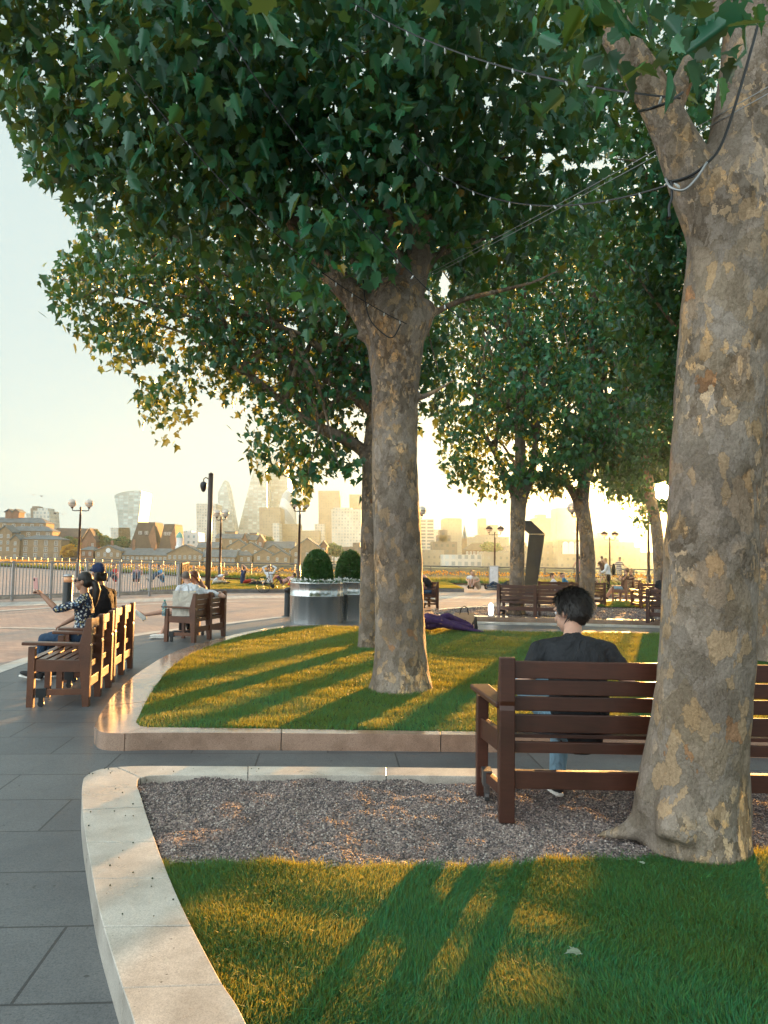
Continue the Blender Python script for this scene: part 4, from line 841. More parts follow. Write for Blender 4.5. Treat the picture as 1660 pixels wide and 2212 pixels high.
# couple on the left bench
p = V3((-3.60, 14.22, 0)); J = torso((0, 0, .53), .10, .30, 1.0, .35); J['ax'] = V3((.38, -.92, -.10)).normalized(); J['hx'] = V3((1, 0, 0))
T, H = person('man in a white T-shirt with shaved hair leaning over towards the long-haired woman', p, R(84), J,
    ((-.06, .36, .76), (.10, .44, .62), (.26, -.50, .80), (.52, -.34, .86)), ((-.10, .45, .54), (-.30, .86, .46), (.05, .46, .48), (-.08, .60, .09), (-.3, .6, .6), (-.2, 1, 0)),
    look=(.95, .30, -.2), tilt=(.2, .1, 1), skin='skin', shirt='cloth_white', trousers='jeans_dark', hair='hair_grey', style='buzz', shoes='shoe_white', sleeve=.75, leglen=.42, vox=.013, build=1.16, group=HB)
p = V3((-3.52, 14.72, 0)); J = torso((0, 0, .53), .12, -.12, .95, .25)
person('woman with long red-brown hair and sunglasses on her head beside the man in white', p, R(70), J,
    ((-.25, .12, .75), (-.2, .3, .62), (.24, .12, .74), (.12, .34, .62)), ((-.09, .44, .50), (-.1, .46, .10), (.09, .44, .50), (.1, .42, .10)),
    look=(-.85, .35, -.35), skin='skin_tan', shirt='cloth_grey', trousers='cloth_black', hair='hair_red', style='long', sleeve=.2, vox=.013, build=.9, group=HB)
# reading men on the end-on bench
J = torso((0, 0, .53), .35, 0, .98, .6)
person('dark-haired man in black bent over a book, just right of the middle trunk', (1.62, 24.5, 0), R(60), J, ((-.26, .18, .74), (-.1, .38, .72), (.26, .18, .74), (.1, .38, .72)), ((-.1, .46, .50), (-.1, .48, .1), (.1, .46, .5), (.1, .46, .1)), look=(-.1, .8, -.65), shirt='cloth_black', hair='hair_brown', group=HB)
J = torso((0, 0, .53), .1, 0, 1.0, .3)
person('person with brown hair behind the reading man', (1.45, 25.3, 0), R(60), J, ((-.26, .14, .74), (-.1, .38, .62), (.26, .14, .74), (.1, .38, .62)), ((-.1, .46, .50), (-.1, .48, .1), (.1, .46, .5), (.1, .46, .1)), look=(0, 1, -.3), shirt='cloth_pink', hair='hair_brown', group=HB)
# bench H couple
hz = math.atan2(1.2, .94)
J = torso((0, 0, .53), -.12, 0, 1, -.1)
person('man in a brown top stretched back on the bench near the sun, bare legs forward', (9.78, 30.15, 0), hz, J, ((-.3, -.1, .88), (-.4, -.22, 1.0), (.34, -.1, .92), (.6, -.16, .95)), ((-.12, .44, .52), (-.14, .72, .12), (.12, .44, .52), (.12, .74, .12)), look=(.2, 1, .1), shirt='cloth_brown', trousers='jeans_pale', hair='hair_brown', leglen=.45, group=HB)
J = torso((0, 0, .53), -.05, 0, .95, .1)
person('fair-haired woman facing the man in the brown top on the sunlit bench', (10.3, 30.75, 0), hz, J, ((-.25, .1, .75), (-.15, .34, .65), (.25, .1, .75), (.1, .34, .65)), ((-.1, .44, .5), (-.1, .5, .12), (.1, .44, .5), (.1, .5, .12)), look=(-.9, .2, 0), shirt='cloth_brown', trousers='cloth_beige', hair='hair_fair', style='short', build=.9, group=HB)
J = torso((0, 0, .53), .05, 0, 1, .2)
person('girl with long brown hair in a grey-blue top on the bench beside the nearest trunk', (6.83, 17.98, gk), R(-31), J, ((-.25, .12, .75), (-.1, .34, .68), (.25, .12, .75), (.16, .2, 1.0)), ((-.1, .44, .5), (-.1, .5, .12), (.1, .44, .5), (.1, .5, .12)), look=(.5, .9, -.1), shirt='cloth_slate', trousers='cloth_black', hair='hair_brown', style='long', build=.9, group=HB)
person('person in red at the far end of the bench, seen right of the nearest trunk', (8.75, 18.2, gk), R(20), torso((0, 0, .53), .1, 0, 1, .2), ((-.25, .12, .75), (-.1, .34, .65), (.25, .12, .75), (.1, .34, .65)), ((-.1, .44, .5), (-.1, .5, .12), (.1, .44, .5), (.1, .5, .12)), shirt='cloth_red', trousers='cloth_black', hair='hair_brown', style='long', group=HB)
# on the riverside lawns (ground at .14)
def floor(label, px, Y, rz, lean=0, arms=None, legs=None, zt=.14, X=None, **kw):
    x = at(px, 1240, Y).x; J = torso((0, 0, .13), lean, 0, 1, kw.pop('cu', .15))
    arms = arms or ((-.28, .12, .42), (-.16, .32, .32), (.28, .12, .42), (.16, .32, .32))
    legs = legs or ((-.30, .42, .14), (.02, .52, .08), (.30, .42, .16), (-.02, .60, .10))
    return person(label, (x, Y, zt), rz, J, arms, legs, **{**dict(group=LW, vox=.02), **kw})
up = ((-.36, .04, .86), (-.12, -.02, .98), (.36, .04, .86), (.12, -.02, .98))
floor('man in a navy T-shirt sitting on the lawn with his hands on his head', 525, 38, R(-60), 0, up, ((-.16, .45, .12), (-.1, .85, .06), (.14, .5, .25), (.1, .8, .06)), shirt='cloth_navy', trousers='cloth_red', leglen=.4, hair='hair_brown')
floor('person in pale grey behind the bicycle with hands on the head', 583, 38, R(170), 0, up, shirt='cloth_white', trousers='cloth_beige', sleeve=1.9, hair='hair_brown')
knee = ((-.12, .34, .48), (-.12, .62, .08), (.12, .36, .46), (.12, .66, .08))
floor('person lying back with bent knees in purple shorts behind the planter', 612, 38.5, R(80), -1.15, ((-.3, -.4, .10), (-.2, -.6, .2), (.3, -.4, .1), (.2, -.6, .2)), knee, shirt='cloth_pink', trousers='cloth_purple', leglen=.4)
floor('bearded man in a pink shirt facing the camera, above the couple', 421, 38, R(175), .1, shirt='cloth_pink', trousers='cloth_black', style='bald')
floor('person in white bent forward behind the camera pole', 466, 37.5, R(-100), .7, shirt='cloth_white', trousers='cloth_beige', hair='hair_fair', cu=.3)
for i, (px, rz, shc, hc, lb) in enumerate(((250, 2.6, 'cloth_red', 'hair_brown', 'person in red seen through the fence bars, sitting on the lawn'), (297, 3.4, 'cloth_pink', 'hair_fair', 'fair-haired person in pink sitting beyond the fence bars'), (352, 2.2, 'cloth_blue', 'hair_black', 'person in blue sitting beyond the fence bars nearest the fence corner'))):
    floor(lb, px, 40, rz, .1 * i, None, knee, shirt=shc, hair=hc)
floor('man in white of the couple sitting on the edge of the riverside lawn', 1020, 37.3, R(170), .15, None, knee, shirt='cloth_white', trousers='cloth_beige', hair='hair_brown', leglen=.4)
floor('fair-haired woman with her arms round her knees beside the man in white', 1034, 36.9, R(120), .35, None, ((-.12, .34, .46), (-.12, .42, .08), (.1, .34, .46), (.1, .42, .08)), shirt='cloth_beige', trousers='cloth_beige', hair='hair_fair', style='long', leglen=.4)
lie = ((-.3, -.4, .10), (-.3, -.15, .08), (.3, -.4, .1), (.2, -.2, .2)); fl = ((-.12, .42, .12), (-.12, .85, .06), (.12, .40, .30), (.12, .76, .06))
floor('person in dark clothes lying on the lawn behind the white sign', 1084, 37.5, R(100), -1.25, lie, fl, shirt='cloth_slate', trousers='jeans_dark')
floor('dark-haired person reclining beyond the bench with the grey rail', 1205, 33, R(-120), -.5, ((-.3, -.3, .3), (-.3, -.4, .08), (.3, -.3, .3), (.3, -.4, .08)), knee, shirt='cloth_white', hair='hair_brown')
floor('person in a bright blue top with bare arms beyond the bench with the grey rail', 1226, 33, R(60), .2, ((-.34, .04, .86), (-.2, .2, .8), (.32, .04, .5), (.2, .3, .4)), knee, shirt='cloth_blue', trousers='cloth_black', hair='hair_black')
floor('fair-haired person in yellow light just right of the bent trunk', 1281, 36, R(150), .1, None, knee, shirt='cloth_beige', hair='hair_fair', style='long')
# standing
st = torso((0, 0, .93), 0, 0, 1.02); sl = ((-.1, .02, .50), (-.1, 0, .085), (.1, .0, .50), (.12, 0, .085))
person('man in a brown T-shirt standing with his back turned at the river railing', (at(1301, 1240, 46).x, 46, .14), R(10), st, ((-.30, .05, 1.16), (-.12, .22, 1.18), (.3, .05, 1.16), (.12, .22, 1.2)), sl, shirt='cloth_brown', trousers='cloth_beige', hair='hair_brown', group='people standing by the river railing', vox=.02, leglen=.45)
st2 = torso((0, 0, .93), .12, 0, 1.02, .1)
person('man in a white shirt with a dark backpack leaning on his bicycle', (at(1315, 1240, 35.7).x, 35.7, 0), R(75), st2, ((-.28, .16, 1.16), (-.2, .38, 1.02), (.28, .16, 1.16), (.2, .38, 1.02)), sl, look=(.1, 1, 0), shirt='cloth_white', trousers='cloth_black', hair='hair_fair', sleeve=1.8, group='people standing by the river railing', vox=.018)
BP = empty('backpack', (at(1315, 1240, 35.7).x + .26, 35.75, 1.22), R(75), 'dark backpack on the back of the man in the white shirt', 'backpack'); m = MB(); m.tube([(0, 0, -.22), (0, 0, -.1), (0, 0, .1), (0, 0, .22)], [(.13, .07), (.15, .10), (.14, .09), (.08, .05)], 14, round_=True); m.build('bag', M['cloth_black'], BP, smooth=True)
m = MB(); m.tube([(-.09, .06, .18), (-.11, .16, .16), (-.12, .2, 0), (-.1, .08, -.15)], .016, 6); m.tube([(.09, .06, .18), (.11, .16, .16), (.12, .2, 0), (.1, .08, -.15)], .016, 6); m.build('strap', M['cloth_black'], BP)
person('man in a striped T-shirt and cream shorts leaning back on the river railing', (at(1338, 1240, 47.3).x, 47.3, .14), R(185), torso((0, 0, .92), -.05, 0, 1.02, .3), ((-.33, -.04, 1.22), (-.58, .02, 1.06), (.33, -.06, 1.2), (.5, -.1, 1.12)), ((-.08, .1, .50), (.1, .3, .085), (.1, .12, .5), (-.06, .26, .085)), look=(-.2, 1, -.4), shirt='striped', trousers='cloth_beige', hair='hair_grey', leglen=.45, shoes='shoe_white', group='people standing by the river railing', vox=.02)
person('person in pink half hidden behind the bent trunk at the railing', (at(1251, 1240, 47).x, 47, .14), R(20), st, ((-.3, .1, 1.15), (-.2, .3, 1.1), (.3, .1, 1.15), (.2, .3, 1.1)), sl, shirt='cloth_pink', trousers='jeans_dark', group='people standing by the river railing', vox=.02)
person('person in white standing far off, right of the nearest trunk', (at(1634, 1240, 40).x, 40, 0), R(200), st, ((-.3, .02, 1.15), (-.28, .1, .9), (.3, .02, 1.15), (.28, .1, .9)), sl, shirt='cloth_white', trousers='cloth_beige', group='people standing by the river railing', vox=.02)
# purple person lying at the back of the lawn
x0 = G(925, 1360, KZ); J = torso((0, 0, .15), -1.48, 0, 1)
person('person in purple lying on the lawn behind the middle tree', (.98, 15.0, KZ), R(-82), J, ((-.3, -.3, .12), (-.25, -.1, .10), (.3, -.3, .2), (.1, -.1, .26)), ((-.10, .36, .30), (-.10, .85, .10), (.10, .42, .16), (.10, .86, .08)), look=(0, .2, 1), tilt=(0, -1, .2), shirt='cloth_purple', trousers='cloth_purple', hair='hair_black', sleeve=1.8, vox=.018, group='people on the lawn of the middle tree')

m = MB(); m.tube([(-.30, .02, .12), (-.12, 0, .20), (.05, 0, .27), (.22, 0, .24), (.45, 0, .16), (.70, 0, .10), (.95, .02, .05), (1.15, .03, .02)], [(.16, .10), (.22, .13), (.22, .12), (.20, .11), (.17, .09), (.13, .06), (.10, .04), (.06, .02)], 16, side=(0, 1, 0), round_=True, rfun=lambda p, th: 1 + .12 * mnoise.noise(V3((p.x * 5, th * 1.4, 0))))
o = m.build('blanket', M['cloth_purple'], smooth=True, loc=(.88, 14.98, KZ - .02), rz=R(-3), remesh=.012, smit=2); tag(o, 'purple blanket draped over the person lying beside the brown paper bag', 'blanket')
# ------------------------------------------------------------------ fence, railing, lamps, planters and other things
def fence(label, P, ht, nposts, bars, mat, name='steel_fence'):
    a, b = V3(P[0]), V3(P[1]); d = b - a; Ln = d.length; T = empty(name, a, math.atan2(d.y, d.x), label, 'fence')
    for i in range(nposts):
        x = Ln * i / (nposts - 1); m = MB(); m.box(x, 0, ht / 2, .085, .07, ht + .03); m.build('post', M[mat], T, bevel=.006)
    for i in range(nposts - 1):
        x0, x1 = Ln * i / (nposts - 1) + .045, Ln * (i + 1) / (nposts - 1) - .045; m = MB()
        m.box((x0 + x1) / 2, 0, ht - .03, x1 - x0, .05, .05); m.box((x0 + x1) / 2, 0, .17, x1 - x0, .045, .04)
        for k in range(bars): m.box(x0 + (x1 - x0) * (k + .5) / bars, 0, (ht + .13) / 2, .026, .020, ht - .2)
        m.build('railing_panel', M[mat], T)
    return T
fa = G(-62, 1299, 0); f0 = G(3, 1298, 0); f1_ = G(385, 1284.6, 0)
fence('grey steel picket fence on the left with a corner by the couple', (f0 + (f0 - f1_).normalized() * 3.6, f1_), 1.30, 9, 11, 'steel')
fence('darker return of the picket fence running back to the river', (f1_ + V3((.08, .12, 0)), f1_ + V3((-1.45, 7.0, 0))), 1.26, 5, 12, 'polemetal')
m = MB(); q = V3((0, 0, 0)); d_ = f1_ - f0; m.box(0, 0, .05, d_.length + 6, .35, .10); o = m.build('fence_plinth', M['strip'], loc=((f0.x + f1_.x) / 2 - 1.6, (f0.y + f1_.y) / 2 - .6 + .25, 0), rz=math.atan2(d_.y, d_.x)); tag(o, kind='structure')
RL = [(-95, 132), (-70, 111), (-49, 93), (-30, 74), (-15.6, 60), (-8.7, 52.5), (-4, 51), (3, 50.5), (10, 49.6), (17, 48.6), (26, 47), (40, 45), (58, 43)]
T = empty('river_railing', (0, 50, 0), 0, 'long dark railing with round top rail along the riverside', 'railing'); pts = resample([V3((x, y, 0)) for x, y in RL], 1.9); off = V3((0, 50, 0))
m = MB(); m.tube([p - off + V3((0, 0, 1.09)) for p in pts], .038, 8); m.build('top_rail', M['railm'], T, smooth=True)
m = MB(); m.tube([p - off + V3((0, 0, .90)) for p in pts], .018, 6); m.tube([p - off + V3((0, 0, .72)) for p in pts], .016, 6); m.tube([p - off + V3((0, 0, .14)) for p in pts], .018, 6); m.build('lower_rail', M['railm'], T, smooth=True)
for p in pts[::1][:100]:
    m = MB(); m.box(p.x, p.y - 50, .54, .07, .10, 1.08); m.build('post', M['railm'], T)
m = MB()
for p, q in zip(pts[:-1], pts[1:]):
    for k in range(13): c = p.lerp(q, (k + .5) / 13); m.box(c.x, c.y - 50, .43, .014, .014, .58)
tag(m.build('bars', M['railm'], T), kind='stuff')
# tulip border
def rl_y(x): return np.interp(x, [p[0] for p in RL], [p[1] for p in RL])
n = 2600; X = rng.uniform(-45, 26, n); Y = rl_y(X) - rng.uniform(.7, 3.4, n); kk = np.ones(n, bool); X, Y = X[kk], Y[kk]; n = len(X)
M['tulip'] = leafy('tulip', [(0, (.75, .50, .04)), (.6, (.85, .62, .08)), (.9, (.8, .35, .03)), (1, (.7, .6, .2))], (.9, .5, .05), .5)
base = np.array([(1, 0, .1), (0, 1, .1), (-1, 0, .1), (0, -1, .1), (0, 0, 1.5), (0, 0, -.9)]); r = rng.uniform(.03, .055, n); h = rng.uniform(.42, .66, n)
Vv = (base[None] * r[:, None, None]) + np.stack([X, Y, .14 + h], 1)[:, None, :]; f = np.array([(0, 1, 4), (1, 2, 4), (2, 3, 4), (3, 0, 4), (1, 0, 5), (2, 1, 5), (3, 2, 5), (0, 3, 5)])
tag(np_mesh('tulip_flowers', Vv.reshape(-1, 3), [(f[None] + 6 * np.arange(n)[:, None, None]).reshape(-1, 3)], M['tulip']), 'yellow and orange tulips in a long border along the river railing', kind='stuff')
n = 42000; X = rng.uniform(-45, 26, n); Y = rl_y(X) - rng.uniform(.6, 3.6, n); blades('tulip_foliage', X, Y, np.full(n, .08), .25, .5, .04, 'green leaves and stems of the tulip border', .35, seg2=False)
vs = []; m = MB()
for x in np.linspace(-60, 30, 60): vs += [(x, rl_y(x) - 3.9, .10), (x, rl_y(x) - .5, .10)]
m.add(vs, [(2 * i, 2 * i + 2, 2 * i + 3, 2 * i + 1) for i in range(59)]); tag(m.build('flower_bed_ground', M['soil']), kind='structure')
# lamps
M['glass_milk'] = simple('milky_glass', (.80, .72, .62), .18, 0, .03, 3, **{'Transmission Weight': .35, 'Roughness': .2})
def lamp(label, px, Y, zt, globes=2, span=.45, r=.22, rz=0, hat=False, group='twin-globe street lamps'):
    b = at(px, 1260, Y); T = empty('street_lamp', (b.x, b.y, 0), rz, label, 'street lamp', group)
    m = MB(); m.lathe([(.16, 0), (.16, .12), (.11, .16), (.10, .9), (.075, .95), (.07, 1.3), (.055, zt - .35), (.075, zt - .33), (.045, zt - .3), (.04, zt - .05), (.06, zt), (.05, zt + .08), (.01, zt + .11)], 14); m.build('pole', M['polemetal'], T, smooth=True)
    for s_ in ((-1, 1) if globes == 2 else (-1,)):
        m = MB(); x = s_ * span; m.tube([(0, 0, zt - .1), (x * .6, 0, zt - .12), (x * .95, 0, zt - .1), (x, 0, zt + .02)], [.028, .025, .025, .03], 8); m.lathe([(.03, zt), (.07, zt + .03), (.08, zt + .07)], 12, (x, 0, 0)); m.build('arm', M['polemetal'], T, smooth=True)
        c = (x, 0, zt + .07 + r); m = MB(); m.ball(c, (r, r, r * (.75 if hat else 1)), 18, 12); g = m.build('globe', M['glass_milk'], T, smooth=True)
        m = MB(); m.lathe([(r * 1.01, c[2] - .012), (r * 1.03, c[2]), (r * 1.01, c[2] + .012)], 20, (x, 0, 0), cap=False)
        if hat: m.lathe([(r * 1.15, c[2] + .0), (r * .9, c[2] + .12), (r * .3, c[2] + .2), (.02, c[2] + .26)], 18, (x, 0, 0))
        m.build('globe_band', M['polemetal'], g, smooth=True)
lamp('twin-globe lamp rising behind the left fence', 168, 40, 4.02, span=.46)
lamp('twin-globe lamp just right of the camera pole', 474, 44, 3.82, span=.37, rz=R(-35))
lamp('twin-globe lamp behind the bicycle, one globe among the leaves', 645, 37, 3.98, span=.30, rz=R(20))
lamp('lamp mostly hidden by the middle trunk, one globe showing', 897, 37, 3.7, span=.30)
lamp('twin-hatted lamp between the middle tree and the sculpture', 1069, 55, 3.55, span=.43, hat=True, r=.24)
lamp('tall lamp hugging the bent trunk with one globe in view', 1248, 36, 3.85, span=.25, r=.25)
lamp('twin-hatted lamp behind the standing men', 1318, 55, 3.3, span=.4, hat=True, r=.24)
lamp('lamp post with its head among the leaves beside the sunlit trunk', 1402, 36, 3.8, span=.3)
# camera pole
b = at(451, 1200, 29); T = empty('camera_pole', (b.x, b.y, 0), 0, 'plain dark pole with a dome security camera, above the couple', 'pole'); m = MB(); m.tube([(0, 0, 0), (0, 0, 2.5), (0, 0, 4.78)], [.105, .10, .095], 16); m.lathe([(.10, 4.78), (.105, 4.8), (.02, 4.86)], 16); m.build('pole', M['polemetal'], T, smooth=True)
m = MB(); m.tube([(-.08, 0, 4.6), (-.2, 0, 4.66), (-.28, 0, 4.6), (-.28, 0, 4.48)], .022, 8); m.build('bracket', M['polemetal'], T, smooth=True)
m = MB(); m.lathe([(.03, 4.5), (.12, 4.44), (.14, 4.33), (.11, 4.22), (.07, 4.12), (.02, 4.08)], 16, (-.28, 0, 0)); m.build('dome_camera', M['black'], T, smooth=True)
# bollards
b = G(145, 1315.8, 0); T = empty('lit_bollard', b, 0, 'black bollard lamp with an amber band behind the selfie woman', 'bollard'); m = MB(); m.lathe([(.19, 0), (.19, .02), (.135, .03), (.135, .76), (.13, .77)], 22); m.build('post', M['black'], T, smooth=True, bevel=.002)
M['amber'] = simple('amber_glass', (.75, .40, .22), .25, 0, .05); m = MB(); m.lathe([(.125, .77), (.125, .93)], 22); m.build('lens', M['amber'], T, smooth=True); m = MB(); m.lathe([(.14, .93), (.14, .96), (.10, .995), (.02, 1.01)], 22); m.build('cap', M['steel'], T, smooth=True)
b = G(622, 1332, 0); T = empty('bollard', b, 0, 'short plain black bollard standing left of the steel planters', 'bollard'); m = MB(); m.lathe([(.17, 0), (.17, .02), (.10, .03), (.10, .66)], 20); m.build('post', M['black'], T, smooth=True); m = MB(); m.lathe([(.108, .66), (.108, .75), (.02, .78)], 20); m.build('cap', M['black'], T, smooth=True)
# planters
t = NT('brushed_steel'); v = t.coord((1, 1, .02)); n_ = t.noise(v, 14, 3, .6); n2 = t.noise(t.coord((1, 1, .01)), 3.0, 2)
c = t.ramp(n2.outputs[0], [(.35, (.42, .44, .45)), (.65, (.62, .63, .63))]); ang = t.n('ShaderNodeMath'); rr = t.n('ShaderNodeMapRange'); rr.inputs[3].default_value = .18; rr.inputs[4].default_value = .32; t.l(n_.outputs[0], rr.inputs[0])
M['brushed'] = t.done(t.pbr(c, rr.outputs[0], 1.0, t.bump(n2.outputs[0], .5, .03)))
M['topiary'] = leafy('topiary_leaf', [(0, (.012, .06, .012)), (.6, (.025, .10, .018)), (1, (.05, .14, .02))], (.15, .25, .02), .15)
M['petal'] = simple('white_petal', (.8, .8, .78), .6, 0, .05)
def planter(label, x, y, seed):
    T = empty('steel_planter', (x, y, 0), seed, label, 'planter', 'round brushed steel planters with clipped bushes'); m = MB()
    m.lathe([(.655, 0), (.655, .645), (.662, .65), (.662, .665), (.655, .67), (.655, .945), (.664, .95), (.664, .985), (.64, .99), (.62, .985), (.62, .93)], 220, cap=False); m.v = [(x_ * q_, y_ * q_, z_) for (x_, y_, z_) in m.v for a_ in [math.atan2(y_, x_)] for q_ in [1 + .006 * math.sin(7 * a_ + seed) + .007 * math.sin(16 * a_ + 2) + .0035 * math.sin(29 * a_)]]; m.build('tub', M['brushed'], T, smooth=True)
    m = MB(); m.lathe([(.0, .93), (.63, .94)], 40, cap=False); m.build('soil', M['soil'], T)
    rn = np.random.default_rng(seed); n = 15000; z = rn.random(n) ** .9; rad = .385 * np.sqrt(np.clip(1 - np.abs(z * 1.25 - .25) ** 2.6, 0, 1)) * (1 - .12 * z) ; a = rn.uniform(0, 6.283, n); q = rn.uniform(.93, 1.03, n)
    P = np.stack([np.cos(a) * rad * q, np.sin(a) * rad * q, .98 + z * .78 * q], 1); nn = rn.normal(0, 1, (n, 3)); u = rn.normal(0, 1, (n, 3)) ; s1 = .02
    Vv = np.stack([P + nn * s1, P + u * s1, P - nn * s1 * .7 + np.array([0, 0, .012])], 1).reshape(-1, 3); np_mesh('clipped_bush', Vv, [3 * np.arange(n)[:, None] + np.array([[0, 1, 2]])], M['topiary'], T)
    m = MB(); prof = [(0.0, 1.0)]
    for i in range(12): zz = i / 11; prof.append((.36 * math.sqrt(max(0.001, 1 - abs(zz * 1.25 - .25) ** 2.6)) * (1 - .12 * zz) , .98 + zz * .74))
    m.lathe(prof, 20); m.build('bush_core', M['topiary'], T)
    n = 420; a = rn.uniform(0, 6.283, n); rd = rn.uniform(.42, .64, n); P = np.stack([np.cos(a) * rd, np.sin(a) * rd, rn.uniform(.98, 1.06, n)], 1); u = rn.normal(0, 1, (n, 3)) * .02; w_ = rn.normal(0, 1, (n, 3)) * .02
    np_mesh('edging_flowers', np.stack([P - u, P - w_, P + u, P + w_], 1).reshape(-1, 3), [4 * np.arange(n)[:, None] + np.array([[0, 1, 2, 3]])], M['petal'], T)
    n = 900; a = rn.uniform(0, 6.283, n); rd = rn.uniform(.40, .64, n); P = np.stack([np.cos(a) * rd, np.sin(a) * rd, rn.uniform(.93, 1.03, n)], 1); u = rn.normal(0, 1, (n, 3)) * .025; w_ = rn.normal(0, 1, (n, 3)) * .025
    np_mesh('edging_leaves', np.stack([P - u, P - w_, P + u], 1).reshape(-1, 3), [3 * np.arange(n)[:, None] + np.array([[0, 1, 2]])], M['topiary'], T)
planter('front brushed steel planter with a domed bush, leftmost of the three', -1.62, 18.3, 1)
planter('middle steel planter with a domed bush, half behind the front one', -.86, 19.4, 2)
planter('rear steel planter with its bush mostly behind the leaning trunk', -.06, 20.6, 3)
# bicycles
def bicycle(label, c, rz, lean=0, flip=1):
    T = empty('bicycle', c, rz, label, 'bicycle', 'bicycles by the river'); T.rotation_euler.x = lean; r = .345
    for x in (-.5, .5):
        m = MB(); n = 36; vs = [(x + r * math.cos(2 * math.pi * k / n), 0, r + r * math.sin(2 * math.pi * k / n)) for k in range(n + 1)]; m.tube(vs, .016, 7, cap=False); wh = m.build('wheel', M['black'], T, smooth=True)
        m = MB()
        for k in range(16): m.tube([(x, 0, r), (x + (r - .01) * math.cos(2 * math.pi * k / 16), 0, r + (r - .01) * math.sin(2 * math.pi * k / 16))], .0025, 4)
        m.tube([(x, -.04, r), (x, .04, r)], .02, 8); m.build('spokes', M['steel'], wh)
    m = MB(); bb = (-.08, 0, .28); se = (-.22, 0, .82); hd = (.30, 0, .80); hb = (.34, 0, .68)
    for a, b_ in ((bb, se), (se, hd), (bb, hb), (hd, hb), ((-.5, .04, r), bb), ((-.5, -.04, r), bb), ((-.5, 0, r), (-.2, 0, .74)), (hb, (.5, .045, r)), (hb, (.5, -.045, r))): m.tube([a, b_], .017, 8)
    m.tube([se, (-.245, 0, .93)], .014, 8); m.build('frame', M['cloth_brown'], T, smooth=True)
    m = MB(); m.tube([(-.38, 0, .95), (-.28, 0, .965), (-.12, 0, .95)], [(.07, .025), (.05, .025), (.018, .015)], 10, side=(0, 1, 0), round_=True); m.build('saddle', M['black'], T, smooth=True)
    m = MB(); m.tube([hd, (.28, 0, .92), (.36, 0, .95)], .013, 7); m.tube([(.44, -.21, .93), (.36, -.20, .96), (.36, 0, .96), (.36, .20, .96), (.44, .21, .93)], .013, 8); m.build('handlebar', M['black'], T, smooth=True)
    m = MB(); m.tube([(bb[0], -.06, bb[2]), (bb[0], -.075, bb[2])], .095, 20); m.tube([(bb[0], -.08, .28), (bb[0] + .1, -.08, .16)], .01, 6); m.tube([(bb[0], .08, .28), (bb[0] - .1, .08, .40)], .01, 6); m.box(bb[0] + .1, -.12, .16, .09, .07, .02); m.box(bb[0] - .1, .12, .4, .09, .07, .02); m.build('crankset', M['black'], T)
bicycle('racing bicycle parked at the kerb of the riverside lawn', (at(592, 1262, 32.7).x, 32.7, 0), R(38), R(-6))
bicycle('bicycle under the hand of the man in the striped tee', (at(1349, 1254, 45.8).x, 45.8, .12), R(15), R(5))
bicycle('bicycle of the man in the white shirt, nearly end-on', (at(1307, 1254, 35.9).x - .25, 35.6, 0), R(160), R(5))
# sculpture
M['patina'] = simple('dark_patina', (.016, .020, .022), .55, 0, .3, 2, .2)
b = at(1153, 1264, 33); ks = 33 / FPX; T = empty('sculpture', (b.x, b.y, 0), 0, 'tall dark angular metal sculpture behind the bench', 'sculpture')
def sp2(px, py, dy=0): q = at(px, py, 33 + dy) - V3((b.x, b.y, 0)); return (q.x, q.y, q.z)
fr = [(1131, 1125), (1148, 1125), (1178, 1154), (1158, 1284), (1131, 1284)]
m = MB(); f_ = [sp2(*p) for p in ((1143, 1154), (1178, 1154), (1157, 1290), (1131, 1290), (1133, 1262))]; bk = [sp2(p[0], p[1], .9) for p in ((1150, 1154), (1178, 1154), (1157, 1284), (1136, 1284), (1136, 1262))]
m.add(f_ + bk, [(4, 3, 2, 1, 0), (5, 6, 7, 8, 9)] + [(i, (i + 1) % 5, 5 + (i + 1) % 5, 5 + i) for i in range(5)]); fixn(m.build('shaft', M['patina'], T, bevel=.01))
m = MB(); f_ = [sp2(*p) for p in ((1131, 1125), (1148, 1125), (1178, 1153.5), (1143, 1153.5), (1131, 1143))]; bk = [sp2(p[0], p[1], .9) for p in ((1131, 1125), (1148, 1125), (1178, 1153.5), (1150, 1153.5), (1131, 1143))]
m.add(f_ + bk, [(4, 3, 2, 1, 0), (5, 6, 7, 8, 9)] + [(i, (i + 1) % 5, 5 + (i + 1) % 5, 5 + i) for i in range(5)]); fixn(m.build('head_block', M['patina'], T, bevel=.01))
m = MB(); m.box(.02, .45, .05, 1.0, 1.4, .1); m.build('plinth', M['kerb_dark'], T, bevel=.01)
# sign
b = G(1067, 1274, 0); T = empty('free_standing_sign', b, 0, 'white poster board on a round grey foot behind the bench', 'sign'); hz_ = (1274 - 1222) / (FPX / b.y)
m = MB(); m.lathe([(.42, 0), (.42, .05), (.34, .12), (.06, .15)], 24); m.build('foot', M['railm'], T, smooth=True); m = MB(); m.tube([(0, 0, .1), (0, 0, .42)], .03, 8); m.build('stem', M['railm'], T)
zt = hz_; m = MB(); m.box(0, 0, (zt + .32) / 2, .50, .05, zt - .32); m.build('frame', M['steel'], T, bevel=.008); m = MB(); m.box(0, -.028, (zt + .32) / 2, .42, .012, zt - .42); m.build('poster', M['cloth_white'], T)
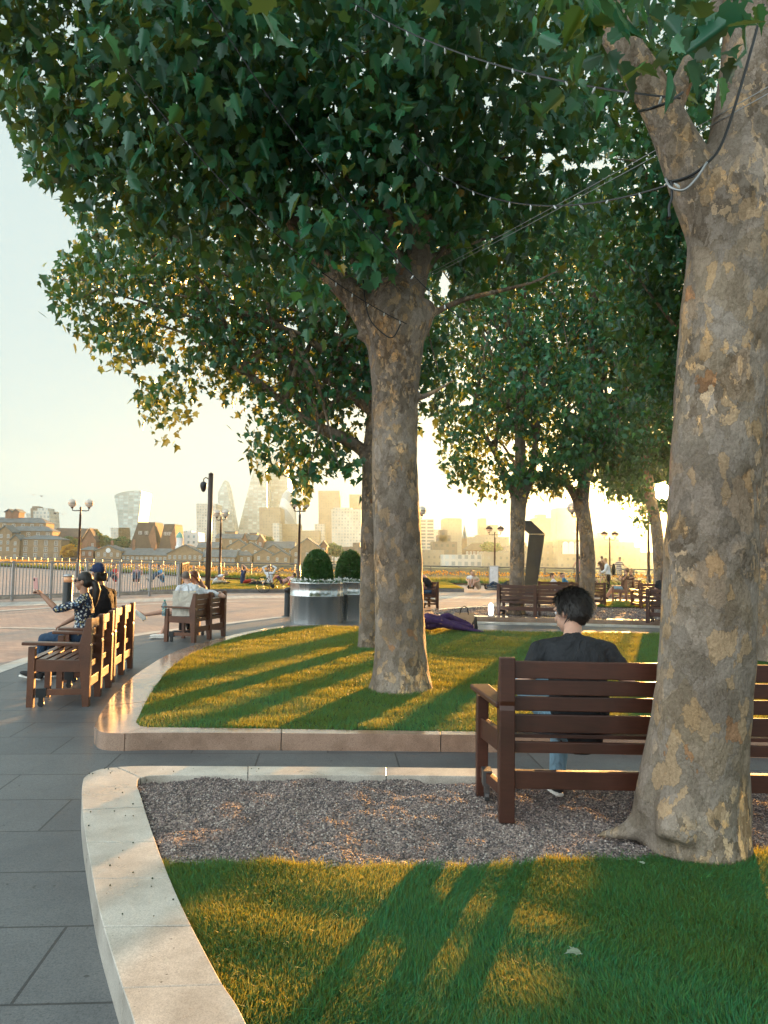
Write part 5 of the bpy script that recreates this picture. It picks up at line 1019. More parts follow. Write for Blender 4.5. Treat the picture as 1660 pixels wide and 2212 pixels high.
# shopping bags, bottles
M['paper'] = simple('brown_paper', (.50, .32, .19), .8, 0, .08, 6, .2, .01)
def bag(label, loc, rz, w_, h_, d_, mat, text=None, name='shopping_bag', hm='cloth_brown'):
    T = empty(name, loc, rz, label, 'bag'); m = MB(); n = 8; vs = []
    for j in range(7):
        z = h_ * j / 6
        for k, (x, y) in enumerate(((-1, -1), (-.33, -1.0), (.33, -1.0), (1, -1), (1.0, 0), (1, 1), (.33, 1), (-.33, 1), (-1, 1), (-1.0, 0))):
            wob = mnoise.noise(V3((x * 2 + loc[0], y * 2, z * 7))) * .012 * (j > 0); vs.append((x * w_ / 2 + wob, y * d_ / 2 * (1 - .35 * j / 6) + wob, z))
    m.add(vs, [(10 * j + k, 10 * j + (k + 1) % 10, 10 * j + 10 + (k + 1) % 10, 10 * j + 10 + k) for j in range(6) for k in range(10)] + [tuple(reversed(range(10)))]); m.build('bag_body', M[mat], T)
    for s_ in (-1, 1):
        m = MB(); m.tube([(-w_ * .22, s_ * d_ * .33, h_ - .03), (-w_ * .16, s_ * d_ * .36, h_ + .10), (0, s_ * d_ * .36, h_ + .14), (w_ * .16, s_ * d_ * .36, h_ + .10), (w_ * .22, s_ * d_ * .33, h_ - .03)], .007, 6); m.build('handle', M[hm], T, smooth=True)
    if text:
        cu = bpy.data.curves.new('lettering', 'FONT'); cu.body = text; cu.size = w_ * .26; cu.align_x = 'CENTER'; cu.extrude = .001; cu.materials.append(M['cloth_black']); tmp = bpy.data.objects.new('tmp', cu); sc.collection.objects.link(tmp); bpy.context.view_layer.update(); me = bpy.data.meshes.new_from_object(tmp.evaluated_get(bpy.context.evaluated_depsgraph_get())); bpy.data.objects.remove(tmp); o = bpy.data.objects.new('lettering', me); sc.collection.objects.link(o)
        o.parent = T; o.location = (-w_ * .12, -d_ / 2 * .86 - .012, h_ * .38); o.rotation_euler = (R(90 - 3), 0, 0)
bag('brown paper shopping bag with black handles on the lawn beside the person in purple', (1.68, 15.3, KZ + .01), R(-10), .40, .34, .16, 'paper', 'M&S', hm='cloth_black')
bag('crumpled white paper carrier bag standing on the bench seat of the couple', (-3.68, 13.78, .475), R(6), .40, .46, .14, 'cloth_cream', hm='cloth_white')
M['pet'] = simple('clear_plastic', (.45, .75, .85), .08, 0, .02, 5, **{'Transmission Weight': .8}); M['cap_green'] = simple('green_cap', (.03, .3, .2), .4)
T = empty('water_bottle', (-4.02, 13.72, .475), 0, 'clear blue water bottle with a green cap beside the white carrier bag', 'bottle'); m = MB(); m.lathe([(.040, 0), (.045, .01), (.045, .08), (.041, .09), (.045, .10), (.045, .19), (.035, .235), (.016, .26), (.016, .275)], 18); m.build('bottle', M['pet'], T, smooth=True); m = MB(); m.lathe([(.018, .272), (.018, .295)], 14); m.build('cap', M['cap_green'], T)
b = G(1061, 1331, KZ); T = empty('kerb_glint', (b.x, b.y, KZ), 0, 'small bright white glowing lamp on the far kerb, left of the empty bench', 'lamp')
t = NT('glint_glow'); em = t.n('ShaderNodeEmission'); em.inputs[0].default_value = (1, .93, .85, 1); em.inputs[1].default_value = 1.6; M['lit'] = t.done(em.outputs[0])  # emissive shape stands in for a sun glint; there is no lamp
m = MB(); m.lathe([(.03, .02), (.055, .05), (.07, .16), (.065, .26), (.04, .32), (.01, .34)], 18); m.build('lens', M['lit'], T, smooth=True); m = MB(); m.lathe([(.08, 0), (.08, .02), (.03, .03)], 18); m.build('base', M['steel'], T)
m = MB(); m.tube([(0, 0, .06), (.12, .03, .10), (.32, .02, .16), (.45, 0, .1)], [.06, .16, .15, .06], 12, round_=True); o = m.build('picnic_bag', M['cloth_red'], smooth=True, loc=(at(624, 1250, 36.8).x, 36.8, .13)); tag(o, 'red bag lying on the riverside lawn behind the black bollard', 'bag')
m = MB(); m.tube([(-.35, 0, .05), (-.1, .05, .1), (.2, 0, .11), (.4, .02, .05)], [.06, .11, .12, .06], 12, round_=True); o = m.build('rucksack', M['cloth_black'], smooth=True, loc=(at(553, 1258, 37).x, 37, .13)); tag(o, 'dark rucksack on the lawn beside the man in the navy tee', 'bag')
# fallen leaf, twig
def flat_leaf(name, label, loc, s_, rz):
    Tm, fr_, fl_ = LT[True]; V_ = Tm.copy(); V_[:, 2] *= 1.6; V_ *= s_; m = MB(); m.v = [tuple(v) for v in V_]; m.f = [tuple(fr_), tuple(fl_)]; o = m.build(name, M['dry'], loc=loc, rz=rz); o.rotation_euler.x = .35; tag(o, label, 'leaf'); return o
M['dry'] = simple('dry_leaf', (.20, .25, .17), .6, 0, .2, 20); b = G(1255, 2058, KZ + .035); flat_leaf('fallen_leaf', 'curled pale dead leaf lying on the near lawn', b, .06, R(100))
b = G(1392, 1866 + 0, KZ + .03); flat_leaf('fallen_leaf', 'tiny pale leaf in the grass in front of the nearest trunk', b, .03, R(40))
# wires and strings of small lamps
def sagline(a, b, sag, n=26): return [a.lerp(b, i / n) - V3((0, 0, sag * 4 * (i / n) * (1 - i / n))) for i in range(n + 1)]
for dz, lb in ((0, 'upper of the two pale steel wires strung between the nearest and middle trees'), (-.035, 'lower of the two pale steel wires strung between the nearest and middle trees')):
    a = at(1700, 165, 3.5) + V3((0, 0, dz)); b = at(885, 612, 8.1) + V3((0, 0, dz)); m = MB(); m.tube(sagline(a, b, .02, 8), .0028, 5); tag(m.build('steel_wire', M['steel']), lb, 'wire')
m0 = MB(); m0.lathe([(.006, 0), (.007, .012), (.007, .03), (.002, .04)], 8); bulb0 = None
M['bulb'] = simple('clear_bulb', (.8, .85, .85), .1, 0, .02, 5, **{'Transmission Weight': .3})
def string_lights(lb, a, b, sag, nb_):
    global bulb0
    pts = sagline(a, b, sag); o0 = pts[0]; T = empty('string_lights', o0, 0, lb, 'string lights', 'strings of small lamps in the trees'); m = MB(); m.tube([p - o0 for p in pts], .0055, 5); m.build('cable', M['black'], T)
    for i in range(nb_):
        f_ = (i + .5) / nb_ * (len(pts) - 1); j = int(f_); p = pts[j].lerp(pts[j + 1], f_ - j) - o0
        if bulb0 is None: bo = m0.build('bulb', M['bulb'], T, smooth=True); bulb0 = bo
        else: bo = bulb0.copy(); sc.collection.objects.link(bo); bo.parent = T
        bo.location = p; bo.rotation_euler = (R(180) + rng.normal(0, .4), rng.normal(0, .4), 0)
string_lights('string of lamps slanting from the top edge down to the middle tree', at(420, -40, 5.6), at(1010, 700, 6.6), .25, 16)
string_lights('string of lamps from the nearest fork across the dark canopy', at(1470, 212, 3.45), at(640, -80, 6.0), .22, 18)
string_lights('string of lamps running from the middle fork up to the left', at(880, 700, 7.75), at(250, 120, 6.2), .3, 16)
string_lights('lower string of lamps from the nearest trunk to the middle tree', at(1500, 380, 3.5), at(860, 300, 6.6), .35, 14)
# cable wrapped on the fork of the near trunk
for lb, P in (('black cable looped round the left limb of the nearest tree', [(1475, 200, 3.45), (1440, 222, 3.38), (1400, 236, 3.38), (1380, 240, 3.55)]), ('thick black cable looped round the fork of the nearest tree', [(1650, 10, 3.40), (1600, 190, 3.38), (1560, 310, 3.40), (1525, 355, 3.40), (1490, 380, 3.42), (1450, 392, 3.46), (1438, 385, 3.6)]), ('loose white cable hanging at the fork of the nearest tree', [(1438, 386, 3.46), (1450, 405, 3.42), (1478, 410, 3.40), (1505, 385, 3.39), (1528, 350, 3.38)]), ('dangling cable ends below the fork of the nearest tree', [(1450, 390, 3.44), (1452, 425, 3.43), (1446, 445, 3.43), (1447, 470, 3.43)]), ('black cable draped round the knuckle of the middle tree', [(782, 560, 7.9), (788, 640, 7.75), (800, 690, 7.7), (830, 722, 7.65), (850, 728, 7.66), (866, 700, 7.7)])):
    m = MB(); m.tube(catmull([at(*q) for q in P], 6), .007 if 'white' not in lb else .006, 6); tag(m.build('cable', M['steel'] if 'white' in lb else M['black'], smooth=True), lb, 'cable')
# birds
def bird(lb, px, py, Y, rz, s_=1.):
    p = at(px, py, Y); T = empty('bird', p, rz, lb, 'bird', 'birds in the sky'); m = MB(); m.tube([(0, -.22, 0), (0, -.05, .0), (0, .12, .01), (0, .2, .02)], [.02, .07, .06, .025], 8, round_=True)
    for q in (-1, 1): m.add([(0, .08, .03), (q * .28, .1, .16), (q * .6, -.02, .06), (q * .28, -.07, .13), (0, -.08, .03), (q * .28, .02, .12)], [(0, 1, 5, 4), (1, 2, 3, 5), (4, 5, 3)])
    m.build('body', M['kerb_dark'], T); T.scale = (s_,) * 3
bird('bird flying highest on the left of the sky', 72, 1069, 120, .3); bird('bird flying just right of the highest one', 90, 1072, 120, 1.2); bird('bird gliding left of the twin-globe lamp', 119, 1109, 100, 1.7); bird('bird flapping just above the lamp arm at the left', 136, 1111, 100, .5)

# crumbs of bark and grit scattered over the near kerb
m = MB(); r2 = random.Random(9)
for i in range(38):
    px_, py_ = r2.choice([(r2.uniform(190, 560), r2.uniform(1660, 1672)), (r2.uniform(190, 300), r2.uniform(1690, 1860)), (r2.uniform(230, 380), r2.uniform(1860, 2000))]); q = G(px_, py_, KZ + .002); r_ = r2.uniform(.0015, .0055)
    m.ball((q.x, q.y, q.z + r_ * .5), (r_, r_ * r2.uniform(.6, 1.4), r_ * .8), 6, 4)
tag(m.build('grit', M['soil']), 'crumbs of bark and grit scattered on the near kerb', kind='stuff')
# ------------------------------------------------------------------ the far bank and the city
def facade(name, wall, glass, bw, bh, rough=.6, win=.35):
    t = NT(name); c = t.n('ShaderNodeTexCoord'); s = t.n('ShaderNodeSeparateXYZ'); t.l(c.outputs['Object'], s.inputs[0]); ad_ = t.n('ShaderNodeMath', operation='ADD'); t.l(s.outputs[0], ad_.inputs[0]); t.l(s.outputs[1], ad_.inputs[1])
    cb = t.n('ShaderNodeCombineXYZ'); t.l(ad_.outputs[0], cb.inputs[0]); t.l(s.outputs[2], cb.inputs[1])
    br = t.n('ShaderNodeTexBrick'); br.offset = 0; br.inputs['Scale'].default_value = 1; br.inputs['Brick Width'].default_value = bw; br.inputs['Row Height'].default_value = bh; br.inputs['Mortar Size'].default_value = bh * win; br.inputs['Mortar Smooth'].default_value = .1; br.inputs['Bias'].default_value = -.2
    br.inputs['Color1'].default_value = tuple(glass) + (1,); br.inputs['Color2'].default_value = tuple(min(1, g * 1.9) for g in glass) + (1,); br.inputs['Mortar'].default_value = tuple(wall) + (1,); t.l(cb.outputs[0], br.inputs['Vector'])
    n = t.noise(cb.outputs[0], .04, 4); cc = t.mix(1, br.outputs['Color'], t.ramp(n.outputs[0], [(.35, (.75, .75, .75)), (.65, (1.15, 1.15, 1.15))]), 'MULTIPLY')
    return t.done(t.pbr(cc, rough))
def brickm(name, col):
    t = NT(name); v = t.coord(); n = t.noise(v, .5, 5); n2 = t.noise(v, 6, 3); c = t.ramp(n.outputs[0], [(.3, tuple(x * .75 for x in col)), (.7, tuple(x * 1.2 for x in col))]); c = t.mix(.6, c, t.ramp(n2.outputs[0], [(.35, (.75, .72, .7)), (.65, (1.15, 1.12, 1.1))]), 'MULTIPLY'); return t.done(t.pbr(c, .85))
M['bk_yellow'] = brickm('yellow_stock_brick', (.30, .21, .13)); M['bk_red'] = brickm('red_brick', (.26, .13, .085)); M['bk_brown'] = brickm('brown_brick', (.20, .12, .08)); M['slate'] = brickm('roof_slate', (.11, .14, .16)); M['tile'] = brickm('brown_tile', (.095, .072, .062))
M['win_frame'] = simple('white_window', (.75, .77, .78), .5, 0, .03); M['win_glass'] = simple('window_glass', (.10, .16, .18), .1, 0, .1, .2)
WM = {}
def window_mesh(w_, h_):
    if (w_, h_) in WM: return WM[w_, h_]
    m = MB(); t_ = .12
    m.box(0, 0, h_ / 2 - t_ / 2, w_, .12, t_); m.box(0, 0, -h_ / 2 + t_ / 2, w_, .12, t_)
    for x in (-w_ / 2 + t_ / 2, 0, w_ / 2 - t_ / 2): m.box(x, 0, 0, t_, .12, h_ - 2 * t_)
    m.box(0, 0, 0, w_ - 2 * t_, .10, t_ * .8)
    me = bpy.data.meshes.new('window'); me.from_pydata(m.v, [], m.f); me.materials.append(M['win_frame'])
    g = MB(); g.box(0, .05, 0, w_ - .05, .04, h_ - .05); mg = bpy.data.meshes.new('pane'); mg.from_pydata(g.v, [], g.f); mg.materials.append(M['win_glass']); WM[w_, h_] = (me, mg); return WM[w_, h_]
ZB = -2.4
def house(label, x0, x1, ye, yr, Y, dep=12, roof='gable_side', wall='bk_yellow', rf='slate', wins=(4, 2), wsz=(1.1, 1.7), gables=(), chim=(), T=None, panes=True, cat='house', name='brick_house', group='brick buildings on the far bank', yo=0, zb=ZB, y_bot=None, over=.5):
    """x0,x1 px extent; ye eave px; yr ridge px"""
    a = at(x0, ye, Y); b_ = at(x1, ye, Y); ze = (a.z + b_.z) / 2; zr = at((x0 + x1) / 2, yr, Y).z; W_ = b_.x - a.x; cx = (a.x + b_.x) / 2
    if T is None: T = empty(name, (cx, Y, zb), 0, label, cat, group)
    ox = cx - T.location.x; oy = Y - T.location.y; H_ = ze - T.location.z; R_ = zr - T.location.z
    m = MB(); m.box(ox, oy + dep / 2, H_ / 2, W_, dep, H_)
    if roof == 'gable_front': m.ext([(ox - W_ / 2, oy, H_), (ox + W_ / 2, oy, H_), (ox, oy, R_)], (0, dep, 0))
    m.build('wall', M[wall], T); m = MB(); e = over
    if roof == 'gable_side':
        m.ext([(ox - W_ / 2 - e, oy - e, H_ - .1), (ox - W_ / 2 - e, oy + dep + e, H_ - .1), (ox - W_ / 2 - e, oy + dep / 2, R_)], (W_ + 2 * e, 0, 0))
    elif roof == 'hip':
        q = min(W_ * .3, dep * .5); v_ = [(ox - W_ / 2 - e, oy - e, H_), (ox + W_ / 2 + e, oy - e, H_), (ox + W_ / 2 + e, oy + dep + e, H_), (ox - W_ / 2 - e, oy + dep + e, H_), (ox - W_ / 2 + q, oy + dep / 2, R_), (ox + W_ / 2 - q, oy + dep / 2, R_)]
        m.add(v_, [(3, 2, 1, 0), (0, 1, 5, 4), (1, 2, 5), (2, 3, 4, 5), (3, 0, 4)])
    elif roof == 'gable_front':
        for s_ in (-1, 1): m.ext([(ox, oy - e, R_), (ox + s_ * (W_ / 2 + e), oy - e, H_ - e * .6), (ox + s_ * (W_ / 2 + e), oy - e, H_ - e * .6 + .5), (ox, oy - e, R_ + .5)], (0, dep + 2 * e, 0))
    else: m.box(ox, oy + dep / 2, H_ + .25, W_ + .4, dep + .4, .5)
    fixn(m.build('roof', M[rf], T))
    for c_ in chim:
        q = at(c_[0], c_[1], Y + dep * .4); m = MB(); m.box(q.x - T.location.x, oy + dep * .4, (q.z + 2 * ze) / 3 - T.location.z, 1.1, .9, (q.z - ze) * 1.33 + .5); m.box(q.x - T.location.x, oy + dep * .4, q.z - T.location.z + .35, .9, .4, .5); m.build('chimney', M['bk_red'], T)
    nx, nz = wins
    if nx and nz:
        wm, gm = window_mesh(*wsz); st_ = 3.0
        for j in range(nz):
            for i in range(nx):
                o = bpy.data.objects.new('window', wm); sc.collection.objects.link(o); o.parent = T; o.location = (ox - W_ / 2 + W_ * (i + .5) / nx, oy - .03, H_ - 1.7 - j * st_)
                if panes: g = bpy.data.objects.new('pane', gm); sc.collection.objects.link(g); g.parent = o
    return T
YB = 345
def tower(label, prof, Y, dep, mat, z0=ZB, extra=None, group='towers and blocks of the hazy skyline', name='tower_block', cat='tower'):
    P = [at(x, y, Y) for x, y in prof]; cx = sum(p.x for p in P) / len(P); T = empty(name, (cx, Y, z0), 0, label, cat, group); m = MB()
    m.ext([(p.x - cx, 0, max(0, p.z - z0)) for p in P], (0, dep, 0)); fixn(m.build('facade', M[mat], T)); return T
def block(label, x0, x1, yt, Y, dep, mat, steps=(), **kw):
    T = tower(label, [(x0, 1300), (x0, yt), (x1, yt), (x1, 1300)], Y, dep, mat, **kw)
    for (a, b_, y) in steps:
        p = at(a, y, Y); q = at(b_, y, Y); base = at((a + b_) / 2, yt, Y).z - T.location.z; m = MB(); hh = (p.z + q.z) / 2 - T.location.z - base; m.box((p.x + q.x) / 2 - T.location.x, dep / 2, base + hh / 2, q.x - p.x, dep * .7, hh); m.build('rooftop_block', M[mat], T)
    return T
# left stepped apartments
T = house('stepped yellow brick apartment block with three slate roofs at the far left', 45, 133, 1165, 1156, YB, 9, 'hip', wins=(4, 3), wsz=(1.6, 2.2))
house('', 10, 114, 1147, 1136, YB + 9.2, 9, 'hip', wins=(5, 1), wsz=(1.6, 2.0), T=T); house('', -40, 100, 1129, 1117, YB + 18.4, 9, 'hip', wins=(7, 1), wsz=(1.6, 2.2), T=T)
house('', 12, 27, 1106, 1101, YB + 22, 6, 'gable_front', wall='bk_red', wins=(0, 0), T=T); house('', 27.5, 41, 1106, 1101, YB + 22, 6, 'gable_front', wall='bk_red', wins=(0, 0), T=T)
house('narrow gabled wing of yellow brick at the left edge', -4, 26, 1150, 1136, YB - 1, 7, 'gable_front', wins=(2, 3)); house('gabled brick wing before the stepped apartments', 24, 43, 1166, 1156, YB - 1.5, 7, 'gable_front', wins=(1, 3))
house('dark brown terrace with a broad tiled roof behind the golden tree', 113, 178, 1160, 1140, YB + 30, 12, 'gable_side', 'bk_brown', 'tile', (5, 1)); house('steep-gabled brick house facing right, behind the terrace', 178, 208, 1170, 1143, YB + 20, 10, 'gable_front', 'bk_red', 'tile', (2, 1))
house('small red brick house with a gable left of the clock gable', 174, 202, 1188, 1180, YB, 9, 'hip', 'bk_red', 'slate', (2, 1), chim=((186, 1168),))
house('yellow brick house with a round clock in its gable', 206, 262, 1190, 1179, YB - 1, 9, 'gable_front', wins=(4, 1), chim=((243, 1170),))
cp = at(234, 1189, YB - 1.2); m = MB(); m.tube([(0, 0, 0), (0, .15, 0)], 1.1, 20); o = m.build('clock', M['win_frame'], loc=(cp.x, YB - 1.25, cp.z)); tag(o, 'round white clock on the brick gable', 'clock')
house('long low brick terrace with a grey slate roof behind the fence', 262, 362, 1199, 1184, YB, 10, 'gable_side', wins=(10, 1), chim=((290, 1168), (335, 1178)))
def steep(lb, x0, x1, yt, yb, Y):
    T = tower(lb, [(x0, 1300), (x0, yb), (x0 + (x1 - x0) * .32, yt), (x0 + (x1 - x0) * .92, yt), (x1, yb), (x1, 1300)], Y, 14, 'tile', name='steep_roofed_house', cat='house', group='brick buildings on the far bank')
    p = at(x0 + (x1 - x0) * .8, (yt * .6 + yb * .4), Y); q = at(x1 + 1, yb, Y); m = MB(); m.ext([(p.x - T.location.x - 1.5, -.3, p.z - ZB - 2), (p.x - T.location.x + 1.0, -.3, p.z - ZB + 4), (q.x - T.location.x, -.3, q.z - ZB), (q.x - T.location.x - 2, -.3, q.z - ZB - 3)], (0, 14.5, 0)); fixn(m.build('gable_end', M['bk_red'], T))
    for a in (.4, .62): w1, g1 = window_mesh(1.6, 1.6); o = bpy.data.objects.new('window', w1); sc.collection.objects.link(o); o.parent = T; q = at(x0 + (x1 - x0) * a, yt * .6 + yb * .4, Y); o.location = (q.x - T.location.x, -.1, q.z - ZB)
steep('tall steep-roofed brick house, left of the pair', 279, 340, 1128, 1185, YB + 25); steep('tall steep-roofed brick house, right of the pair, with glass in its roof', 343, 381, 1132, 1184, YB + 25)
house('yellow brick house with a wide gable left of the camera pole', 362, 438, 1196, 1178, YB - 1, 10, 'gable_front', wins=(7, 1))
p = at(388, 1180, YB + 12); T = empty('cupola', (p.x, YB + 12, p.z - 3), 0, 'white clock turret with a green dome', 'turret'); m = MB(); m.lathe([(2.0, 0), (2.0, 3), (1.6, 3.2), (1.6, 7), (1.9, 7.1)], 8); m.build('lantern', M['win_frame'], T); M['verdigris'] = simple('verdigris', (.12, .38, .32), .6); m = MB(); m.lathe([(1.9, 7.1), (1.6, 8.4), (.9, 9.4), (.2, 9.9), (.05, 12)], 12); m.build('dome', M['verdigris'], T)
M['conc_w'] = facade('white_block', (.62, .64, .64), (.15, .22, .25), 3, 3.2, .6, .3)
M['f_conc'] = facade('concrete_grid', (.58, .57, .53), (.30, .33, .34), 3.2, 3.4, .7, .22); M['f_glass'] = facade('glass_bands', (.38, .44, .45), (.29, .38, .40), 6, 3.6, .25, .12); M['f_dark'] = facade('dark_blocks', (.20, .16, .13), (.10, .09, .09), 3.2, 3.3, .7, .28); M['f_tan'] = facade('tan_blocks', (.38, .31, .23), (.24, .21, .18), 3, 3.2, .8, .3); M['f_strip'] = facade('striped_slab', (.55, .5, .44), (.12, .12, .12), 40, 3.4, .7, .25)
block('white modern block behind the green-domed turret', 394, 429, 1150, 420, 14, 'conc_w', steps=((400, 412, 1146),))
house('brick house row behind the lamp, right of the camera pole', 427, 470, 1183, 1170, YB + 4, 10, 'gable_side', wins=(4, 1)); house('long slate-roofed brick terrace low behind the railing', 440, 508, 1203, 1187, YB - 4, 9, 'gable_side', wins=(8, 1))
T = house('large brick house with square chimney blocks and slate roofs', 466, 532, 1163, 1152, YB + 14, 12, 'gable_side', wins=(3, 1)); house('', 486, 508, 1150, 1146, YB + 20, 6, 'flat', wins=(0, 0), T=T); house('', 524, 534, 1166, 1153, YB + 12, 6, 'gable_front', 'bk_red', wins=(1, 1), T=T)
T = house('brick house with a sunlit gable right of the large house', 534, 562, 1166, 1155, YB + 14, 12, 'gable_side', wins=(2, 1)); house('', 540, 555, 1153, 1149, YB + 20, 6, 'flat', wins=(0, 0), T=T); house('', 556, 569, 1168, 1156, YB + 12, 6, 'gable_front', 'bk_red', wins=(1, 1), T=T)
house('brick house with a round window in its gable', 492, 540, 1182, 1167, YB + 6, 10, 'gable_front', wins=(3, 1)); house('small gabled brick house in front of the round-window gable', 500, 545, 1200, 1188, YB, 8, 'hip', wins=(3, 1))
house('gabled house with a white verge, behind the seated man in navy', 522, 562, 1185, 1173, YB + 3, 9, 'gable_front', wins=(2, 1)); house('brick cottage with a low gable above the bicycle, left one', 549, 590, 1198, 1187, YB - 2, 8, 'gable_front', wins=(2, 1)); house('brick cottage with a low gable above the bicycle, right one', 590, 627, 1201, 1191, YB - 2, 8, 'gable_front', wins=(2, 1))
house('plain slate-roofed terrace behind the cottages', 571, 634, 1184, 1169, YB + 14, 10, 'gable_side', wins=(5, 1)); house('small gabled house beside the slate terrace', 571, 610, 1190, 1178, YB + 4, 8, 'gable_front', wins=(2, 1))
house('broad brick house with a sharp gable behind the planters', 628, 700, 1190, 1164, YB, 14, 'gable_front', wins=(3, 2)); house('sunlit narrow gable at the right of the broad brick house', 692, 706, 1180, 1169, YB + 4, 8, 'gable_front', 'bk_red', wins=(1, 1))
block('brown hazy block behind the leaning trunk', 738, 800, 1181, 390, 16, 'f_dark', steps=((762, 778, 1172),))
# right part of the far bank
block('stepped dark block right of the middle trunk', 934, 988, 1170, 420, 16, 'f_dark', steps=((946, 975, 1156), (951, 968, 1144))); block('long low riverside block right of the middle trunk', 905, 960, 1188, 400, 14, 'f_tan'); block('low pale riverside block with many windows', 956, 1045, 1198, 370, 14, 'f_conc')
house('long building with a dark pitched roof behind the hatted lamp', 1006, 1060, 1188, 1173, 400, 14, 'hip', 'bk_brown', 'tile', (7, 1)); block('brick riverside block between lamp and sculpture', 1044, 1108, 1192, 365, 14, 'f_tan')
block('wide brick riverside block behind the sculpture', 1096, 1210, 1180, 390, 16, 'f_tan', steps=((1110, 1140, 1172), (1166, 1205, 1170)))
T = block('riverside block with tall arched windows behind the bent trunk', 1206, 1262, 1166, 380, 16, 'f_tan')
for xx in (1222, 1235, 1249):
    q = at(xx, 1180, 380) - T.location; m = MB(); ap = [(q.x - 1.5, -.15, q.z - 4), (q.x + 1.5, -.15, q.z - 4)] + [(q.x + 1.5 * math.cos(a_), -.15, q.z + 1 + 1.5 * math.sin(a_)) for a_ in np.linspace(0, math.pi, 9)]; m.ext(ap, (0, .1, 0)); m.build('arched_window', M['win_frame'], T)
block('hazy brick block behind the standing men', 1286, 1371, 1170, 380, 16, 'f_tan', steps=((1290, 1340, 1164),)); block('lower hazy block towards the sun', 1371, 1384, 1182, 380, 16, 'f_tan'); block('lowest hazy block beside the sunlit trunk', 1384, 1470, 1193, 385, 16, 'f_tan'); block('hazy riverside block hidden by the nearest trunk', 1470, 1720, 1188, 385, 16, 'f_tan'); block('low hazy riverside block behind the rear planter', 800, 905, 1190, 395, 14, 'f_tan')
block('low riverside block between the bent trunk and the standing men', 1260, 1288, 1176, 392, 14, 'f_tan')
# towers
YT = 900; TD = 38
def at_(x, y): return (x, y)
tower('top-heavy curved glass tower that widens upwards, alone on the left skyline', [(256, 1200), (256, 1135), (253.5, 1108), (249.5, 1086), (247, 1072), (252, 1067), (264, 1063), (280, 1060.5), (296, 1059.5), (305.5, 1060.5), (306, 1068), (303.5, 1090), (300, 1115), (297.5, 1140), (297, 1200)], YT, 40, 'f_glass'); block('pale terraced block at the foot of the curved glass tower', 239, 281, 1140, 900, 30, 'f_conc', steps=((258, 266, 1132),))
block('round-cornered residential tower with balconies behind the stepped apartments', 72, 106, 1103, 650, 20, 'f_conc', steps=((78, 100, 1097),)); block('slim dark residential tower left of the one with balconies', 66, 80, 1098, 680, 16, 'f_dark', steps=((67, 79, 1093),)); block('low step of the residential towers', 57, 73, 1109, 690, 14, 'f_conc'); block('low right step of the residential towers', 104, 114, 1122, 660, 14, 'f_conc')
block('plain concrete slab tower left of the pointed tower', 424, 466, 1088, YT, TD, 'f_conc')
tower('sharp pointed glass tower like a blade', [(471, 1300), (471, 1064), (485, 1037), (491, 1054), (506, 1140), (511, 1168), (511, 1300)], YT + 60, 30, 'f_glass')
tower('tall wedge-shaped glass tower with one sloping side', [(508, 1300), (511, 1160), (549, 1010), (556, 984), (576, 984), (576, 1300)], YT + 100, 40, 'f_glass')
block('broad tall tower behind the hanging leaves', 577, 622, 990, YT + 160, 45, 'f_glass', steps=((582, 604, 978),)); block('square brown tower in front of the wedge-shaped one', 560, 606, 1096, YT - 60, 36, 'f_tan'); block('pale narrow block at the foot of the broad tower', 589, 603, 1130, YT - 90, 24, 'f_conc')
p = at(620, 1150, YT); T = empty('bullet_tower', (p.x, YT, ZB), 0, 'rounded bullet-shaped tower with spiral dark bands', 'tower', 'towers and blocks of the hazy skyline'); kk_ = YT / FPX; hh = at(620, 1057, YT).z - ZB
t = NT('spiral_glass'); v = t.coord(); wv = t.n('ShaderNodeTexWave', wave_type='BANDS', bands_direction='DIAGONAL'); wv.inputs['Scale'].default_value = .022; t.l(v, wv.inputs['Vector']); M['spiral'] = t.done(t.pbr(t.ramp(wv.outputs[0], [(.4, (.55, .6, .6)), (.5, (.33, .38, .40))]), .3))
m = MB(); m.lathe([(21 * kk_ * (1 - .0 * z) * math.sqrt(max(.0, 1 - max(0, (z - .35) / .65) ** 2.2)) * (.9 + .1 * math.sin(min(1, z / .4) * 1.57)) + .3, hh * z) for z in np.linspace(0, 1, 18)], 28); m.build('facade', M['spiral'], T, smooth=True)
block('boxy tower left of the concrete grid block', 688, 734, 1060, YT + 40, 36, 'f_tan'); block('tall grid-fronted concrete slab in the city', 716, 780, 1100, 800, 20, 'f_conc', steps=((720, 760, 1096),)); block('tower behind the concrete slab', 755, 786, 1068, YT + 60, 30, 'f_tan'); block('low block left of the concrete slab', 680, 701, 1132, 900, 20, 'f_conc'); block('narrow tower just left of the leaning trunk', 793, 806, 1092, YT, 26, 'f_tan'); block('low dark block at the foot of the bullet tower', 604, 648, 1132, 860, 24, 'f_tan')
block('horizontally striped slab block right of the middle trunk', 905, 937, 1122, 760, 18, 'f_strip'); block('wide hazy tower behind the stepped dark block', 957, 998, 1121, 860, 30, 'f_tan', steps=((962, 996, 1119),)); block('pale block between the striped slab and the stepped block', 937, 957, 1144, 900, 20, 'f_conc')
p = at(1004, 1183, 560); T = empty('church', (p.x, 560, ZB), 0, 'church with a sharp spire in the haze', 'church'); zt_ = at(1004, 1134, 560).z - ZB; zm = at(1004, 1163, 560).z - ZB; m = MB(); m.box(0, 2, zm / 2, 3.6, 4, zm); m.build('tower', M['bk_brown'], T); m = MB(); m.lathe([(2.0, zm), (.05, zt_)], 8, (0, 2, 0)); m.build('spire', M['slate'], T); m = MB(); m.box(9, 6, zm * .35, 14, 8, zm * .7); m.build('nave', M['bk_brown'], T)
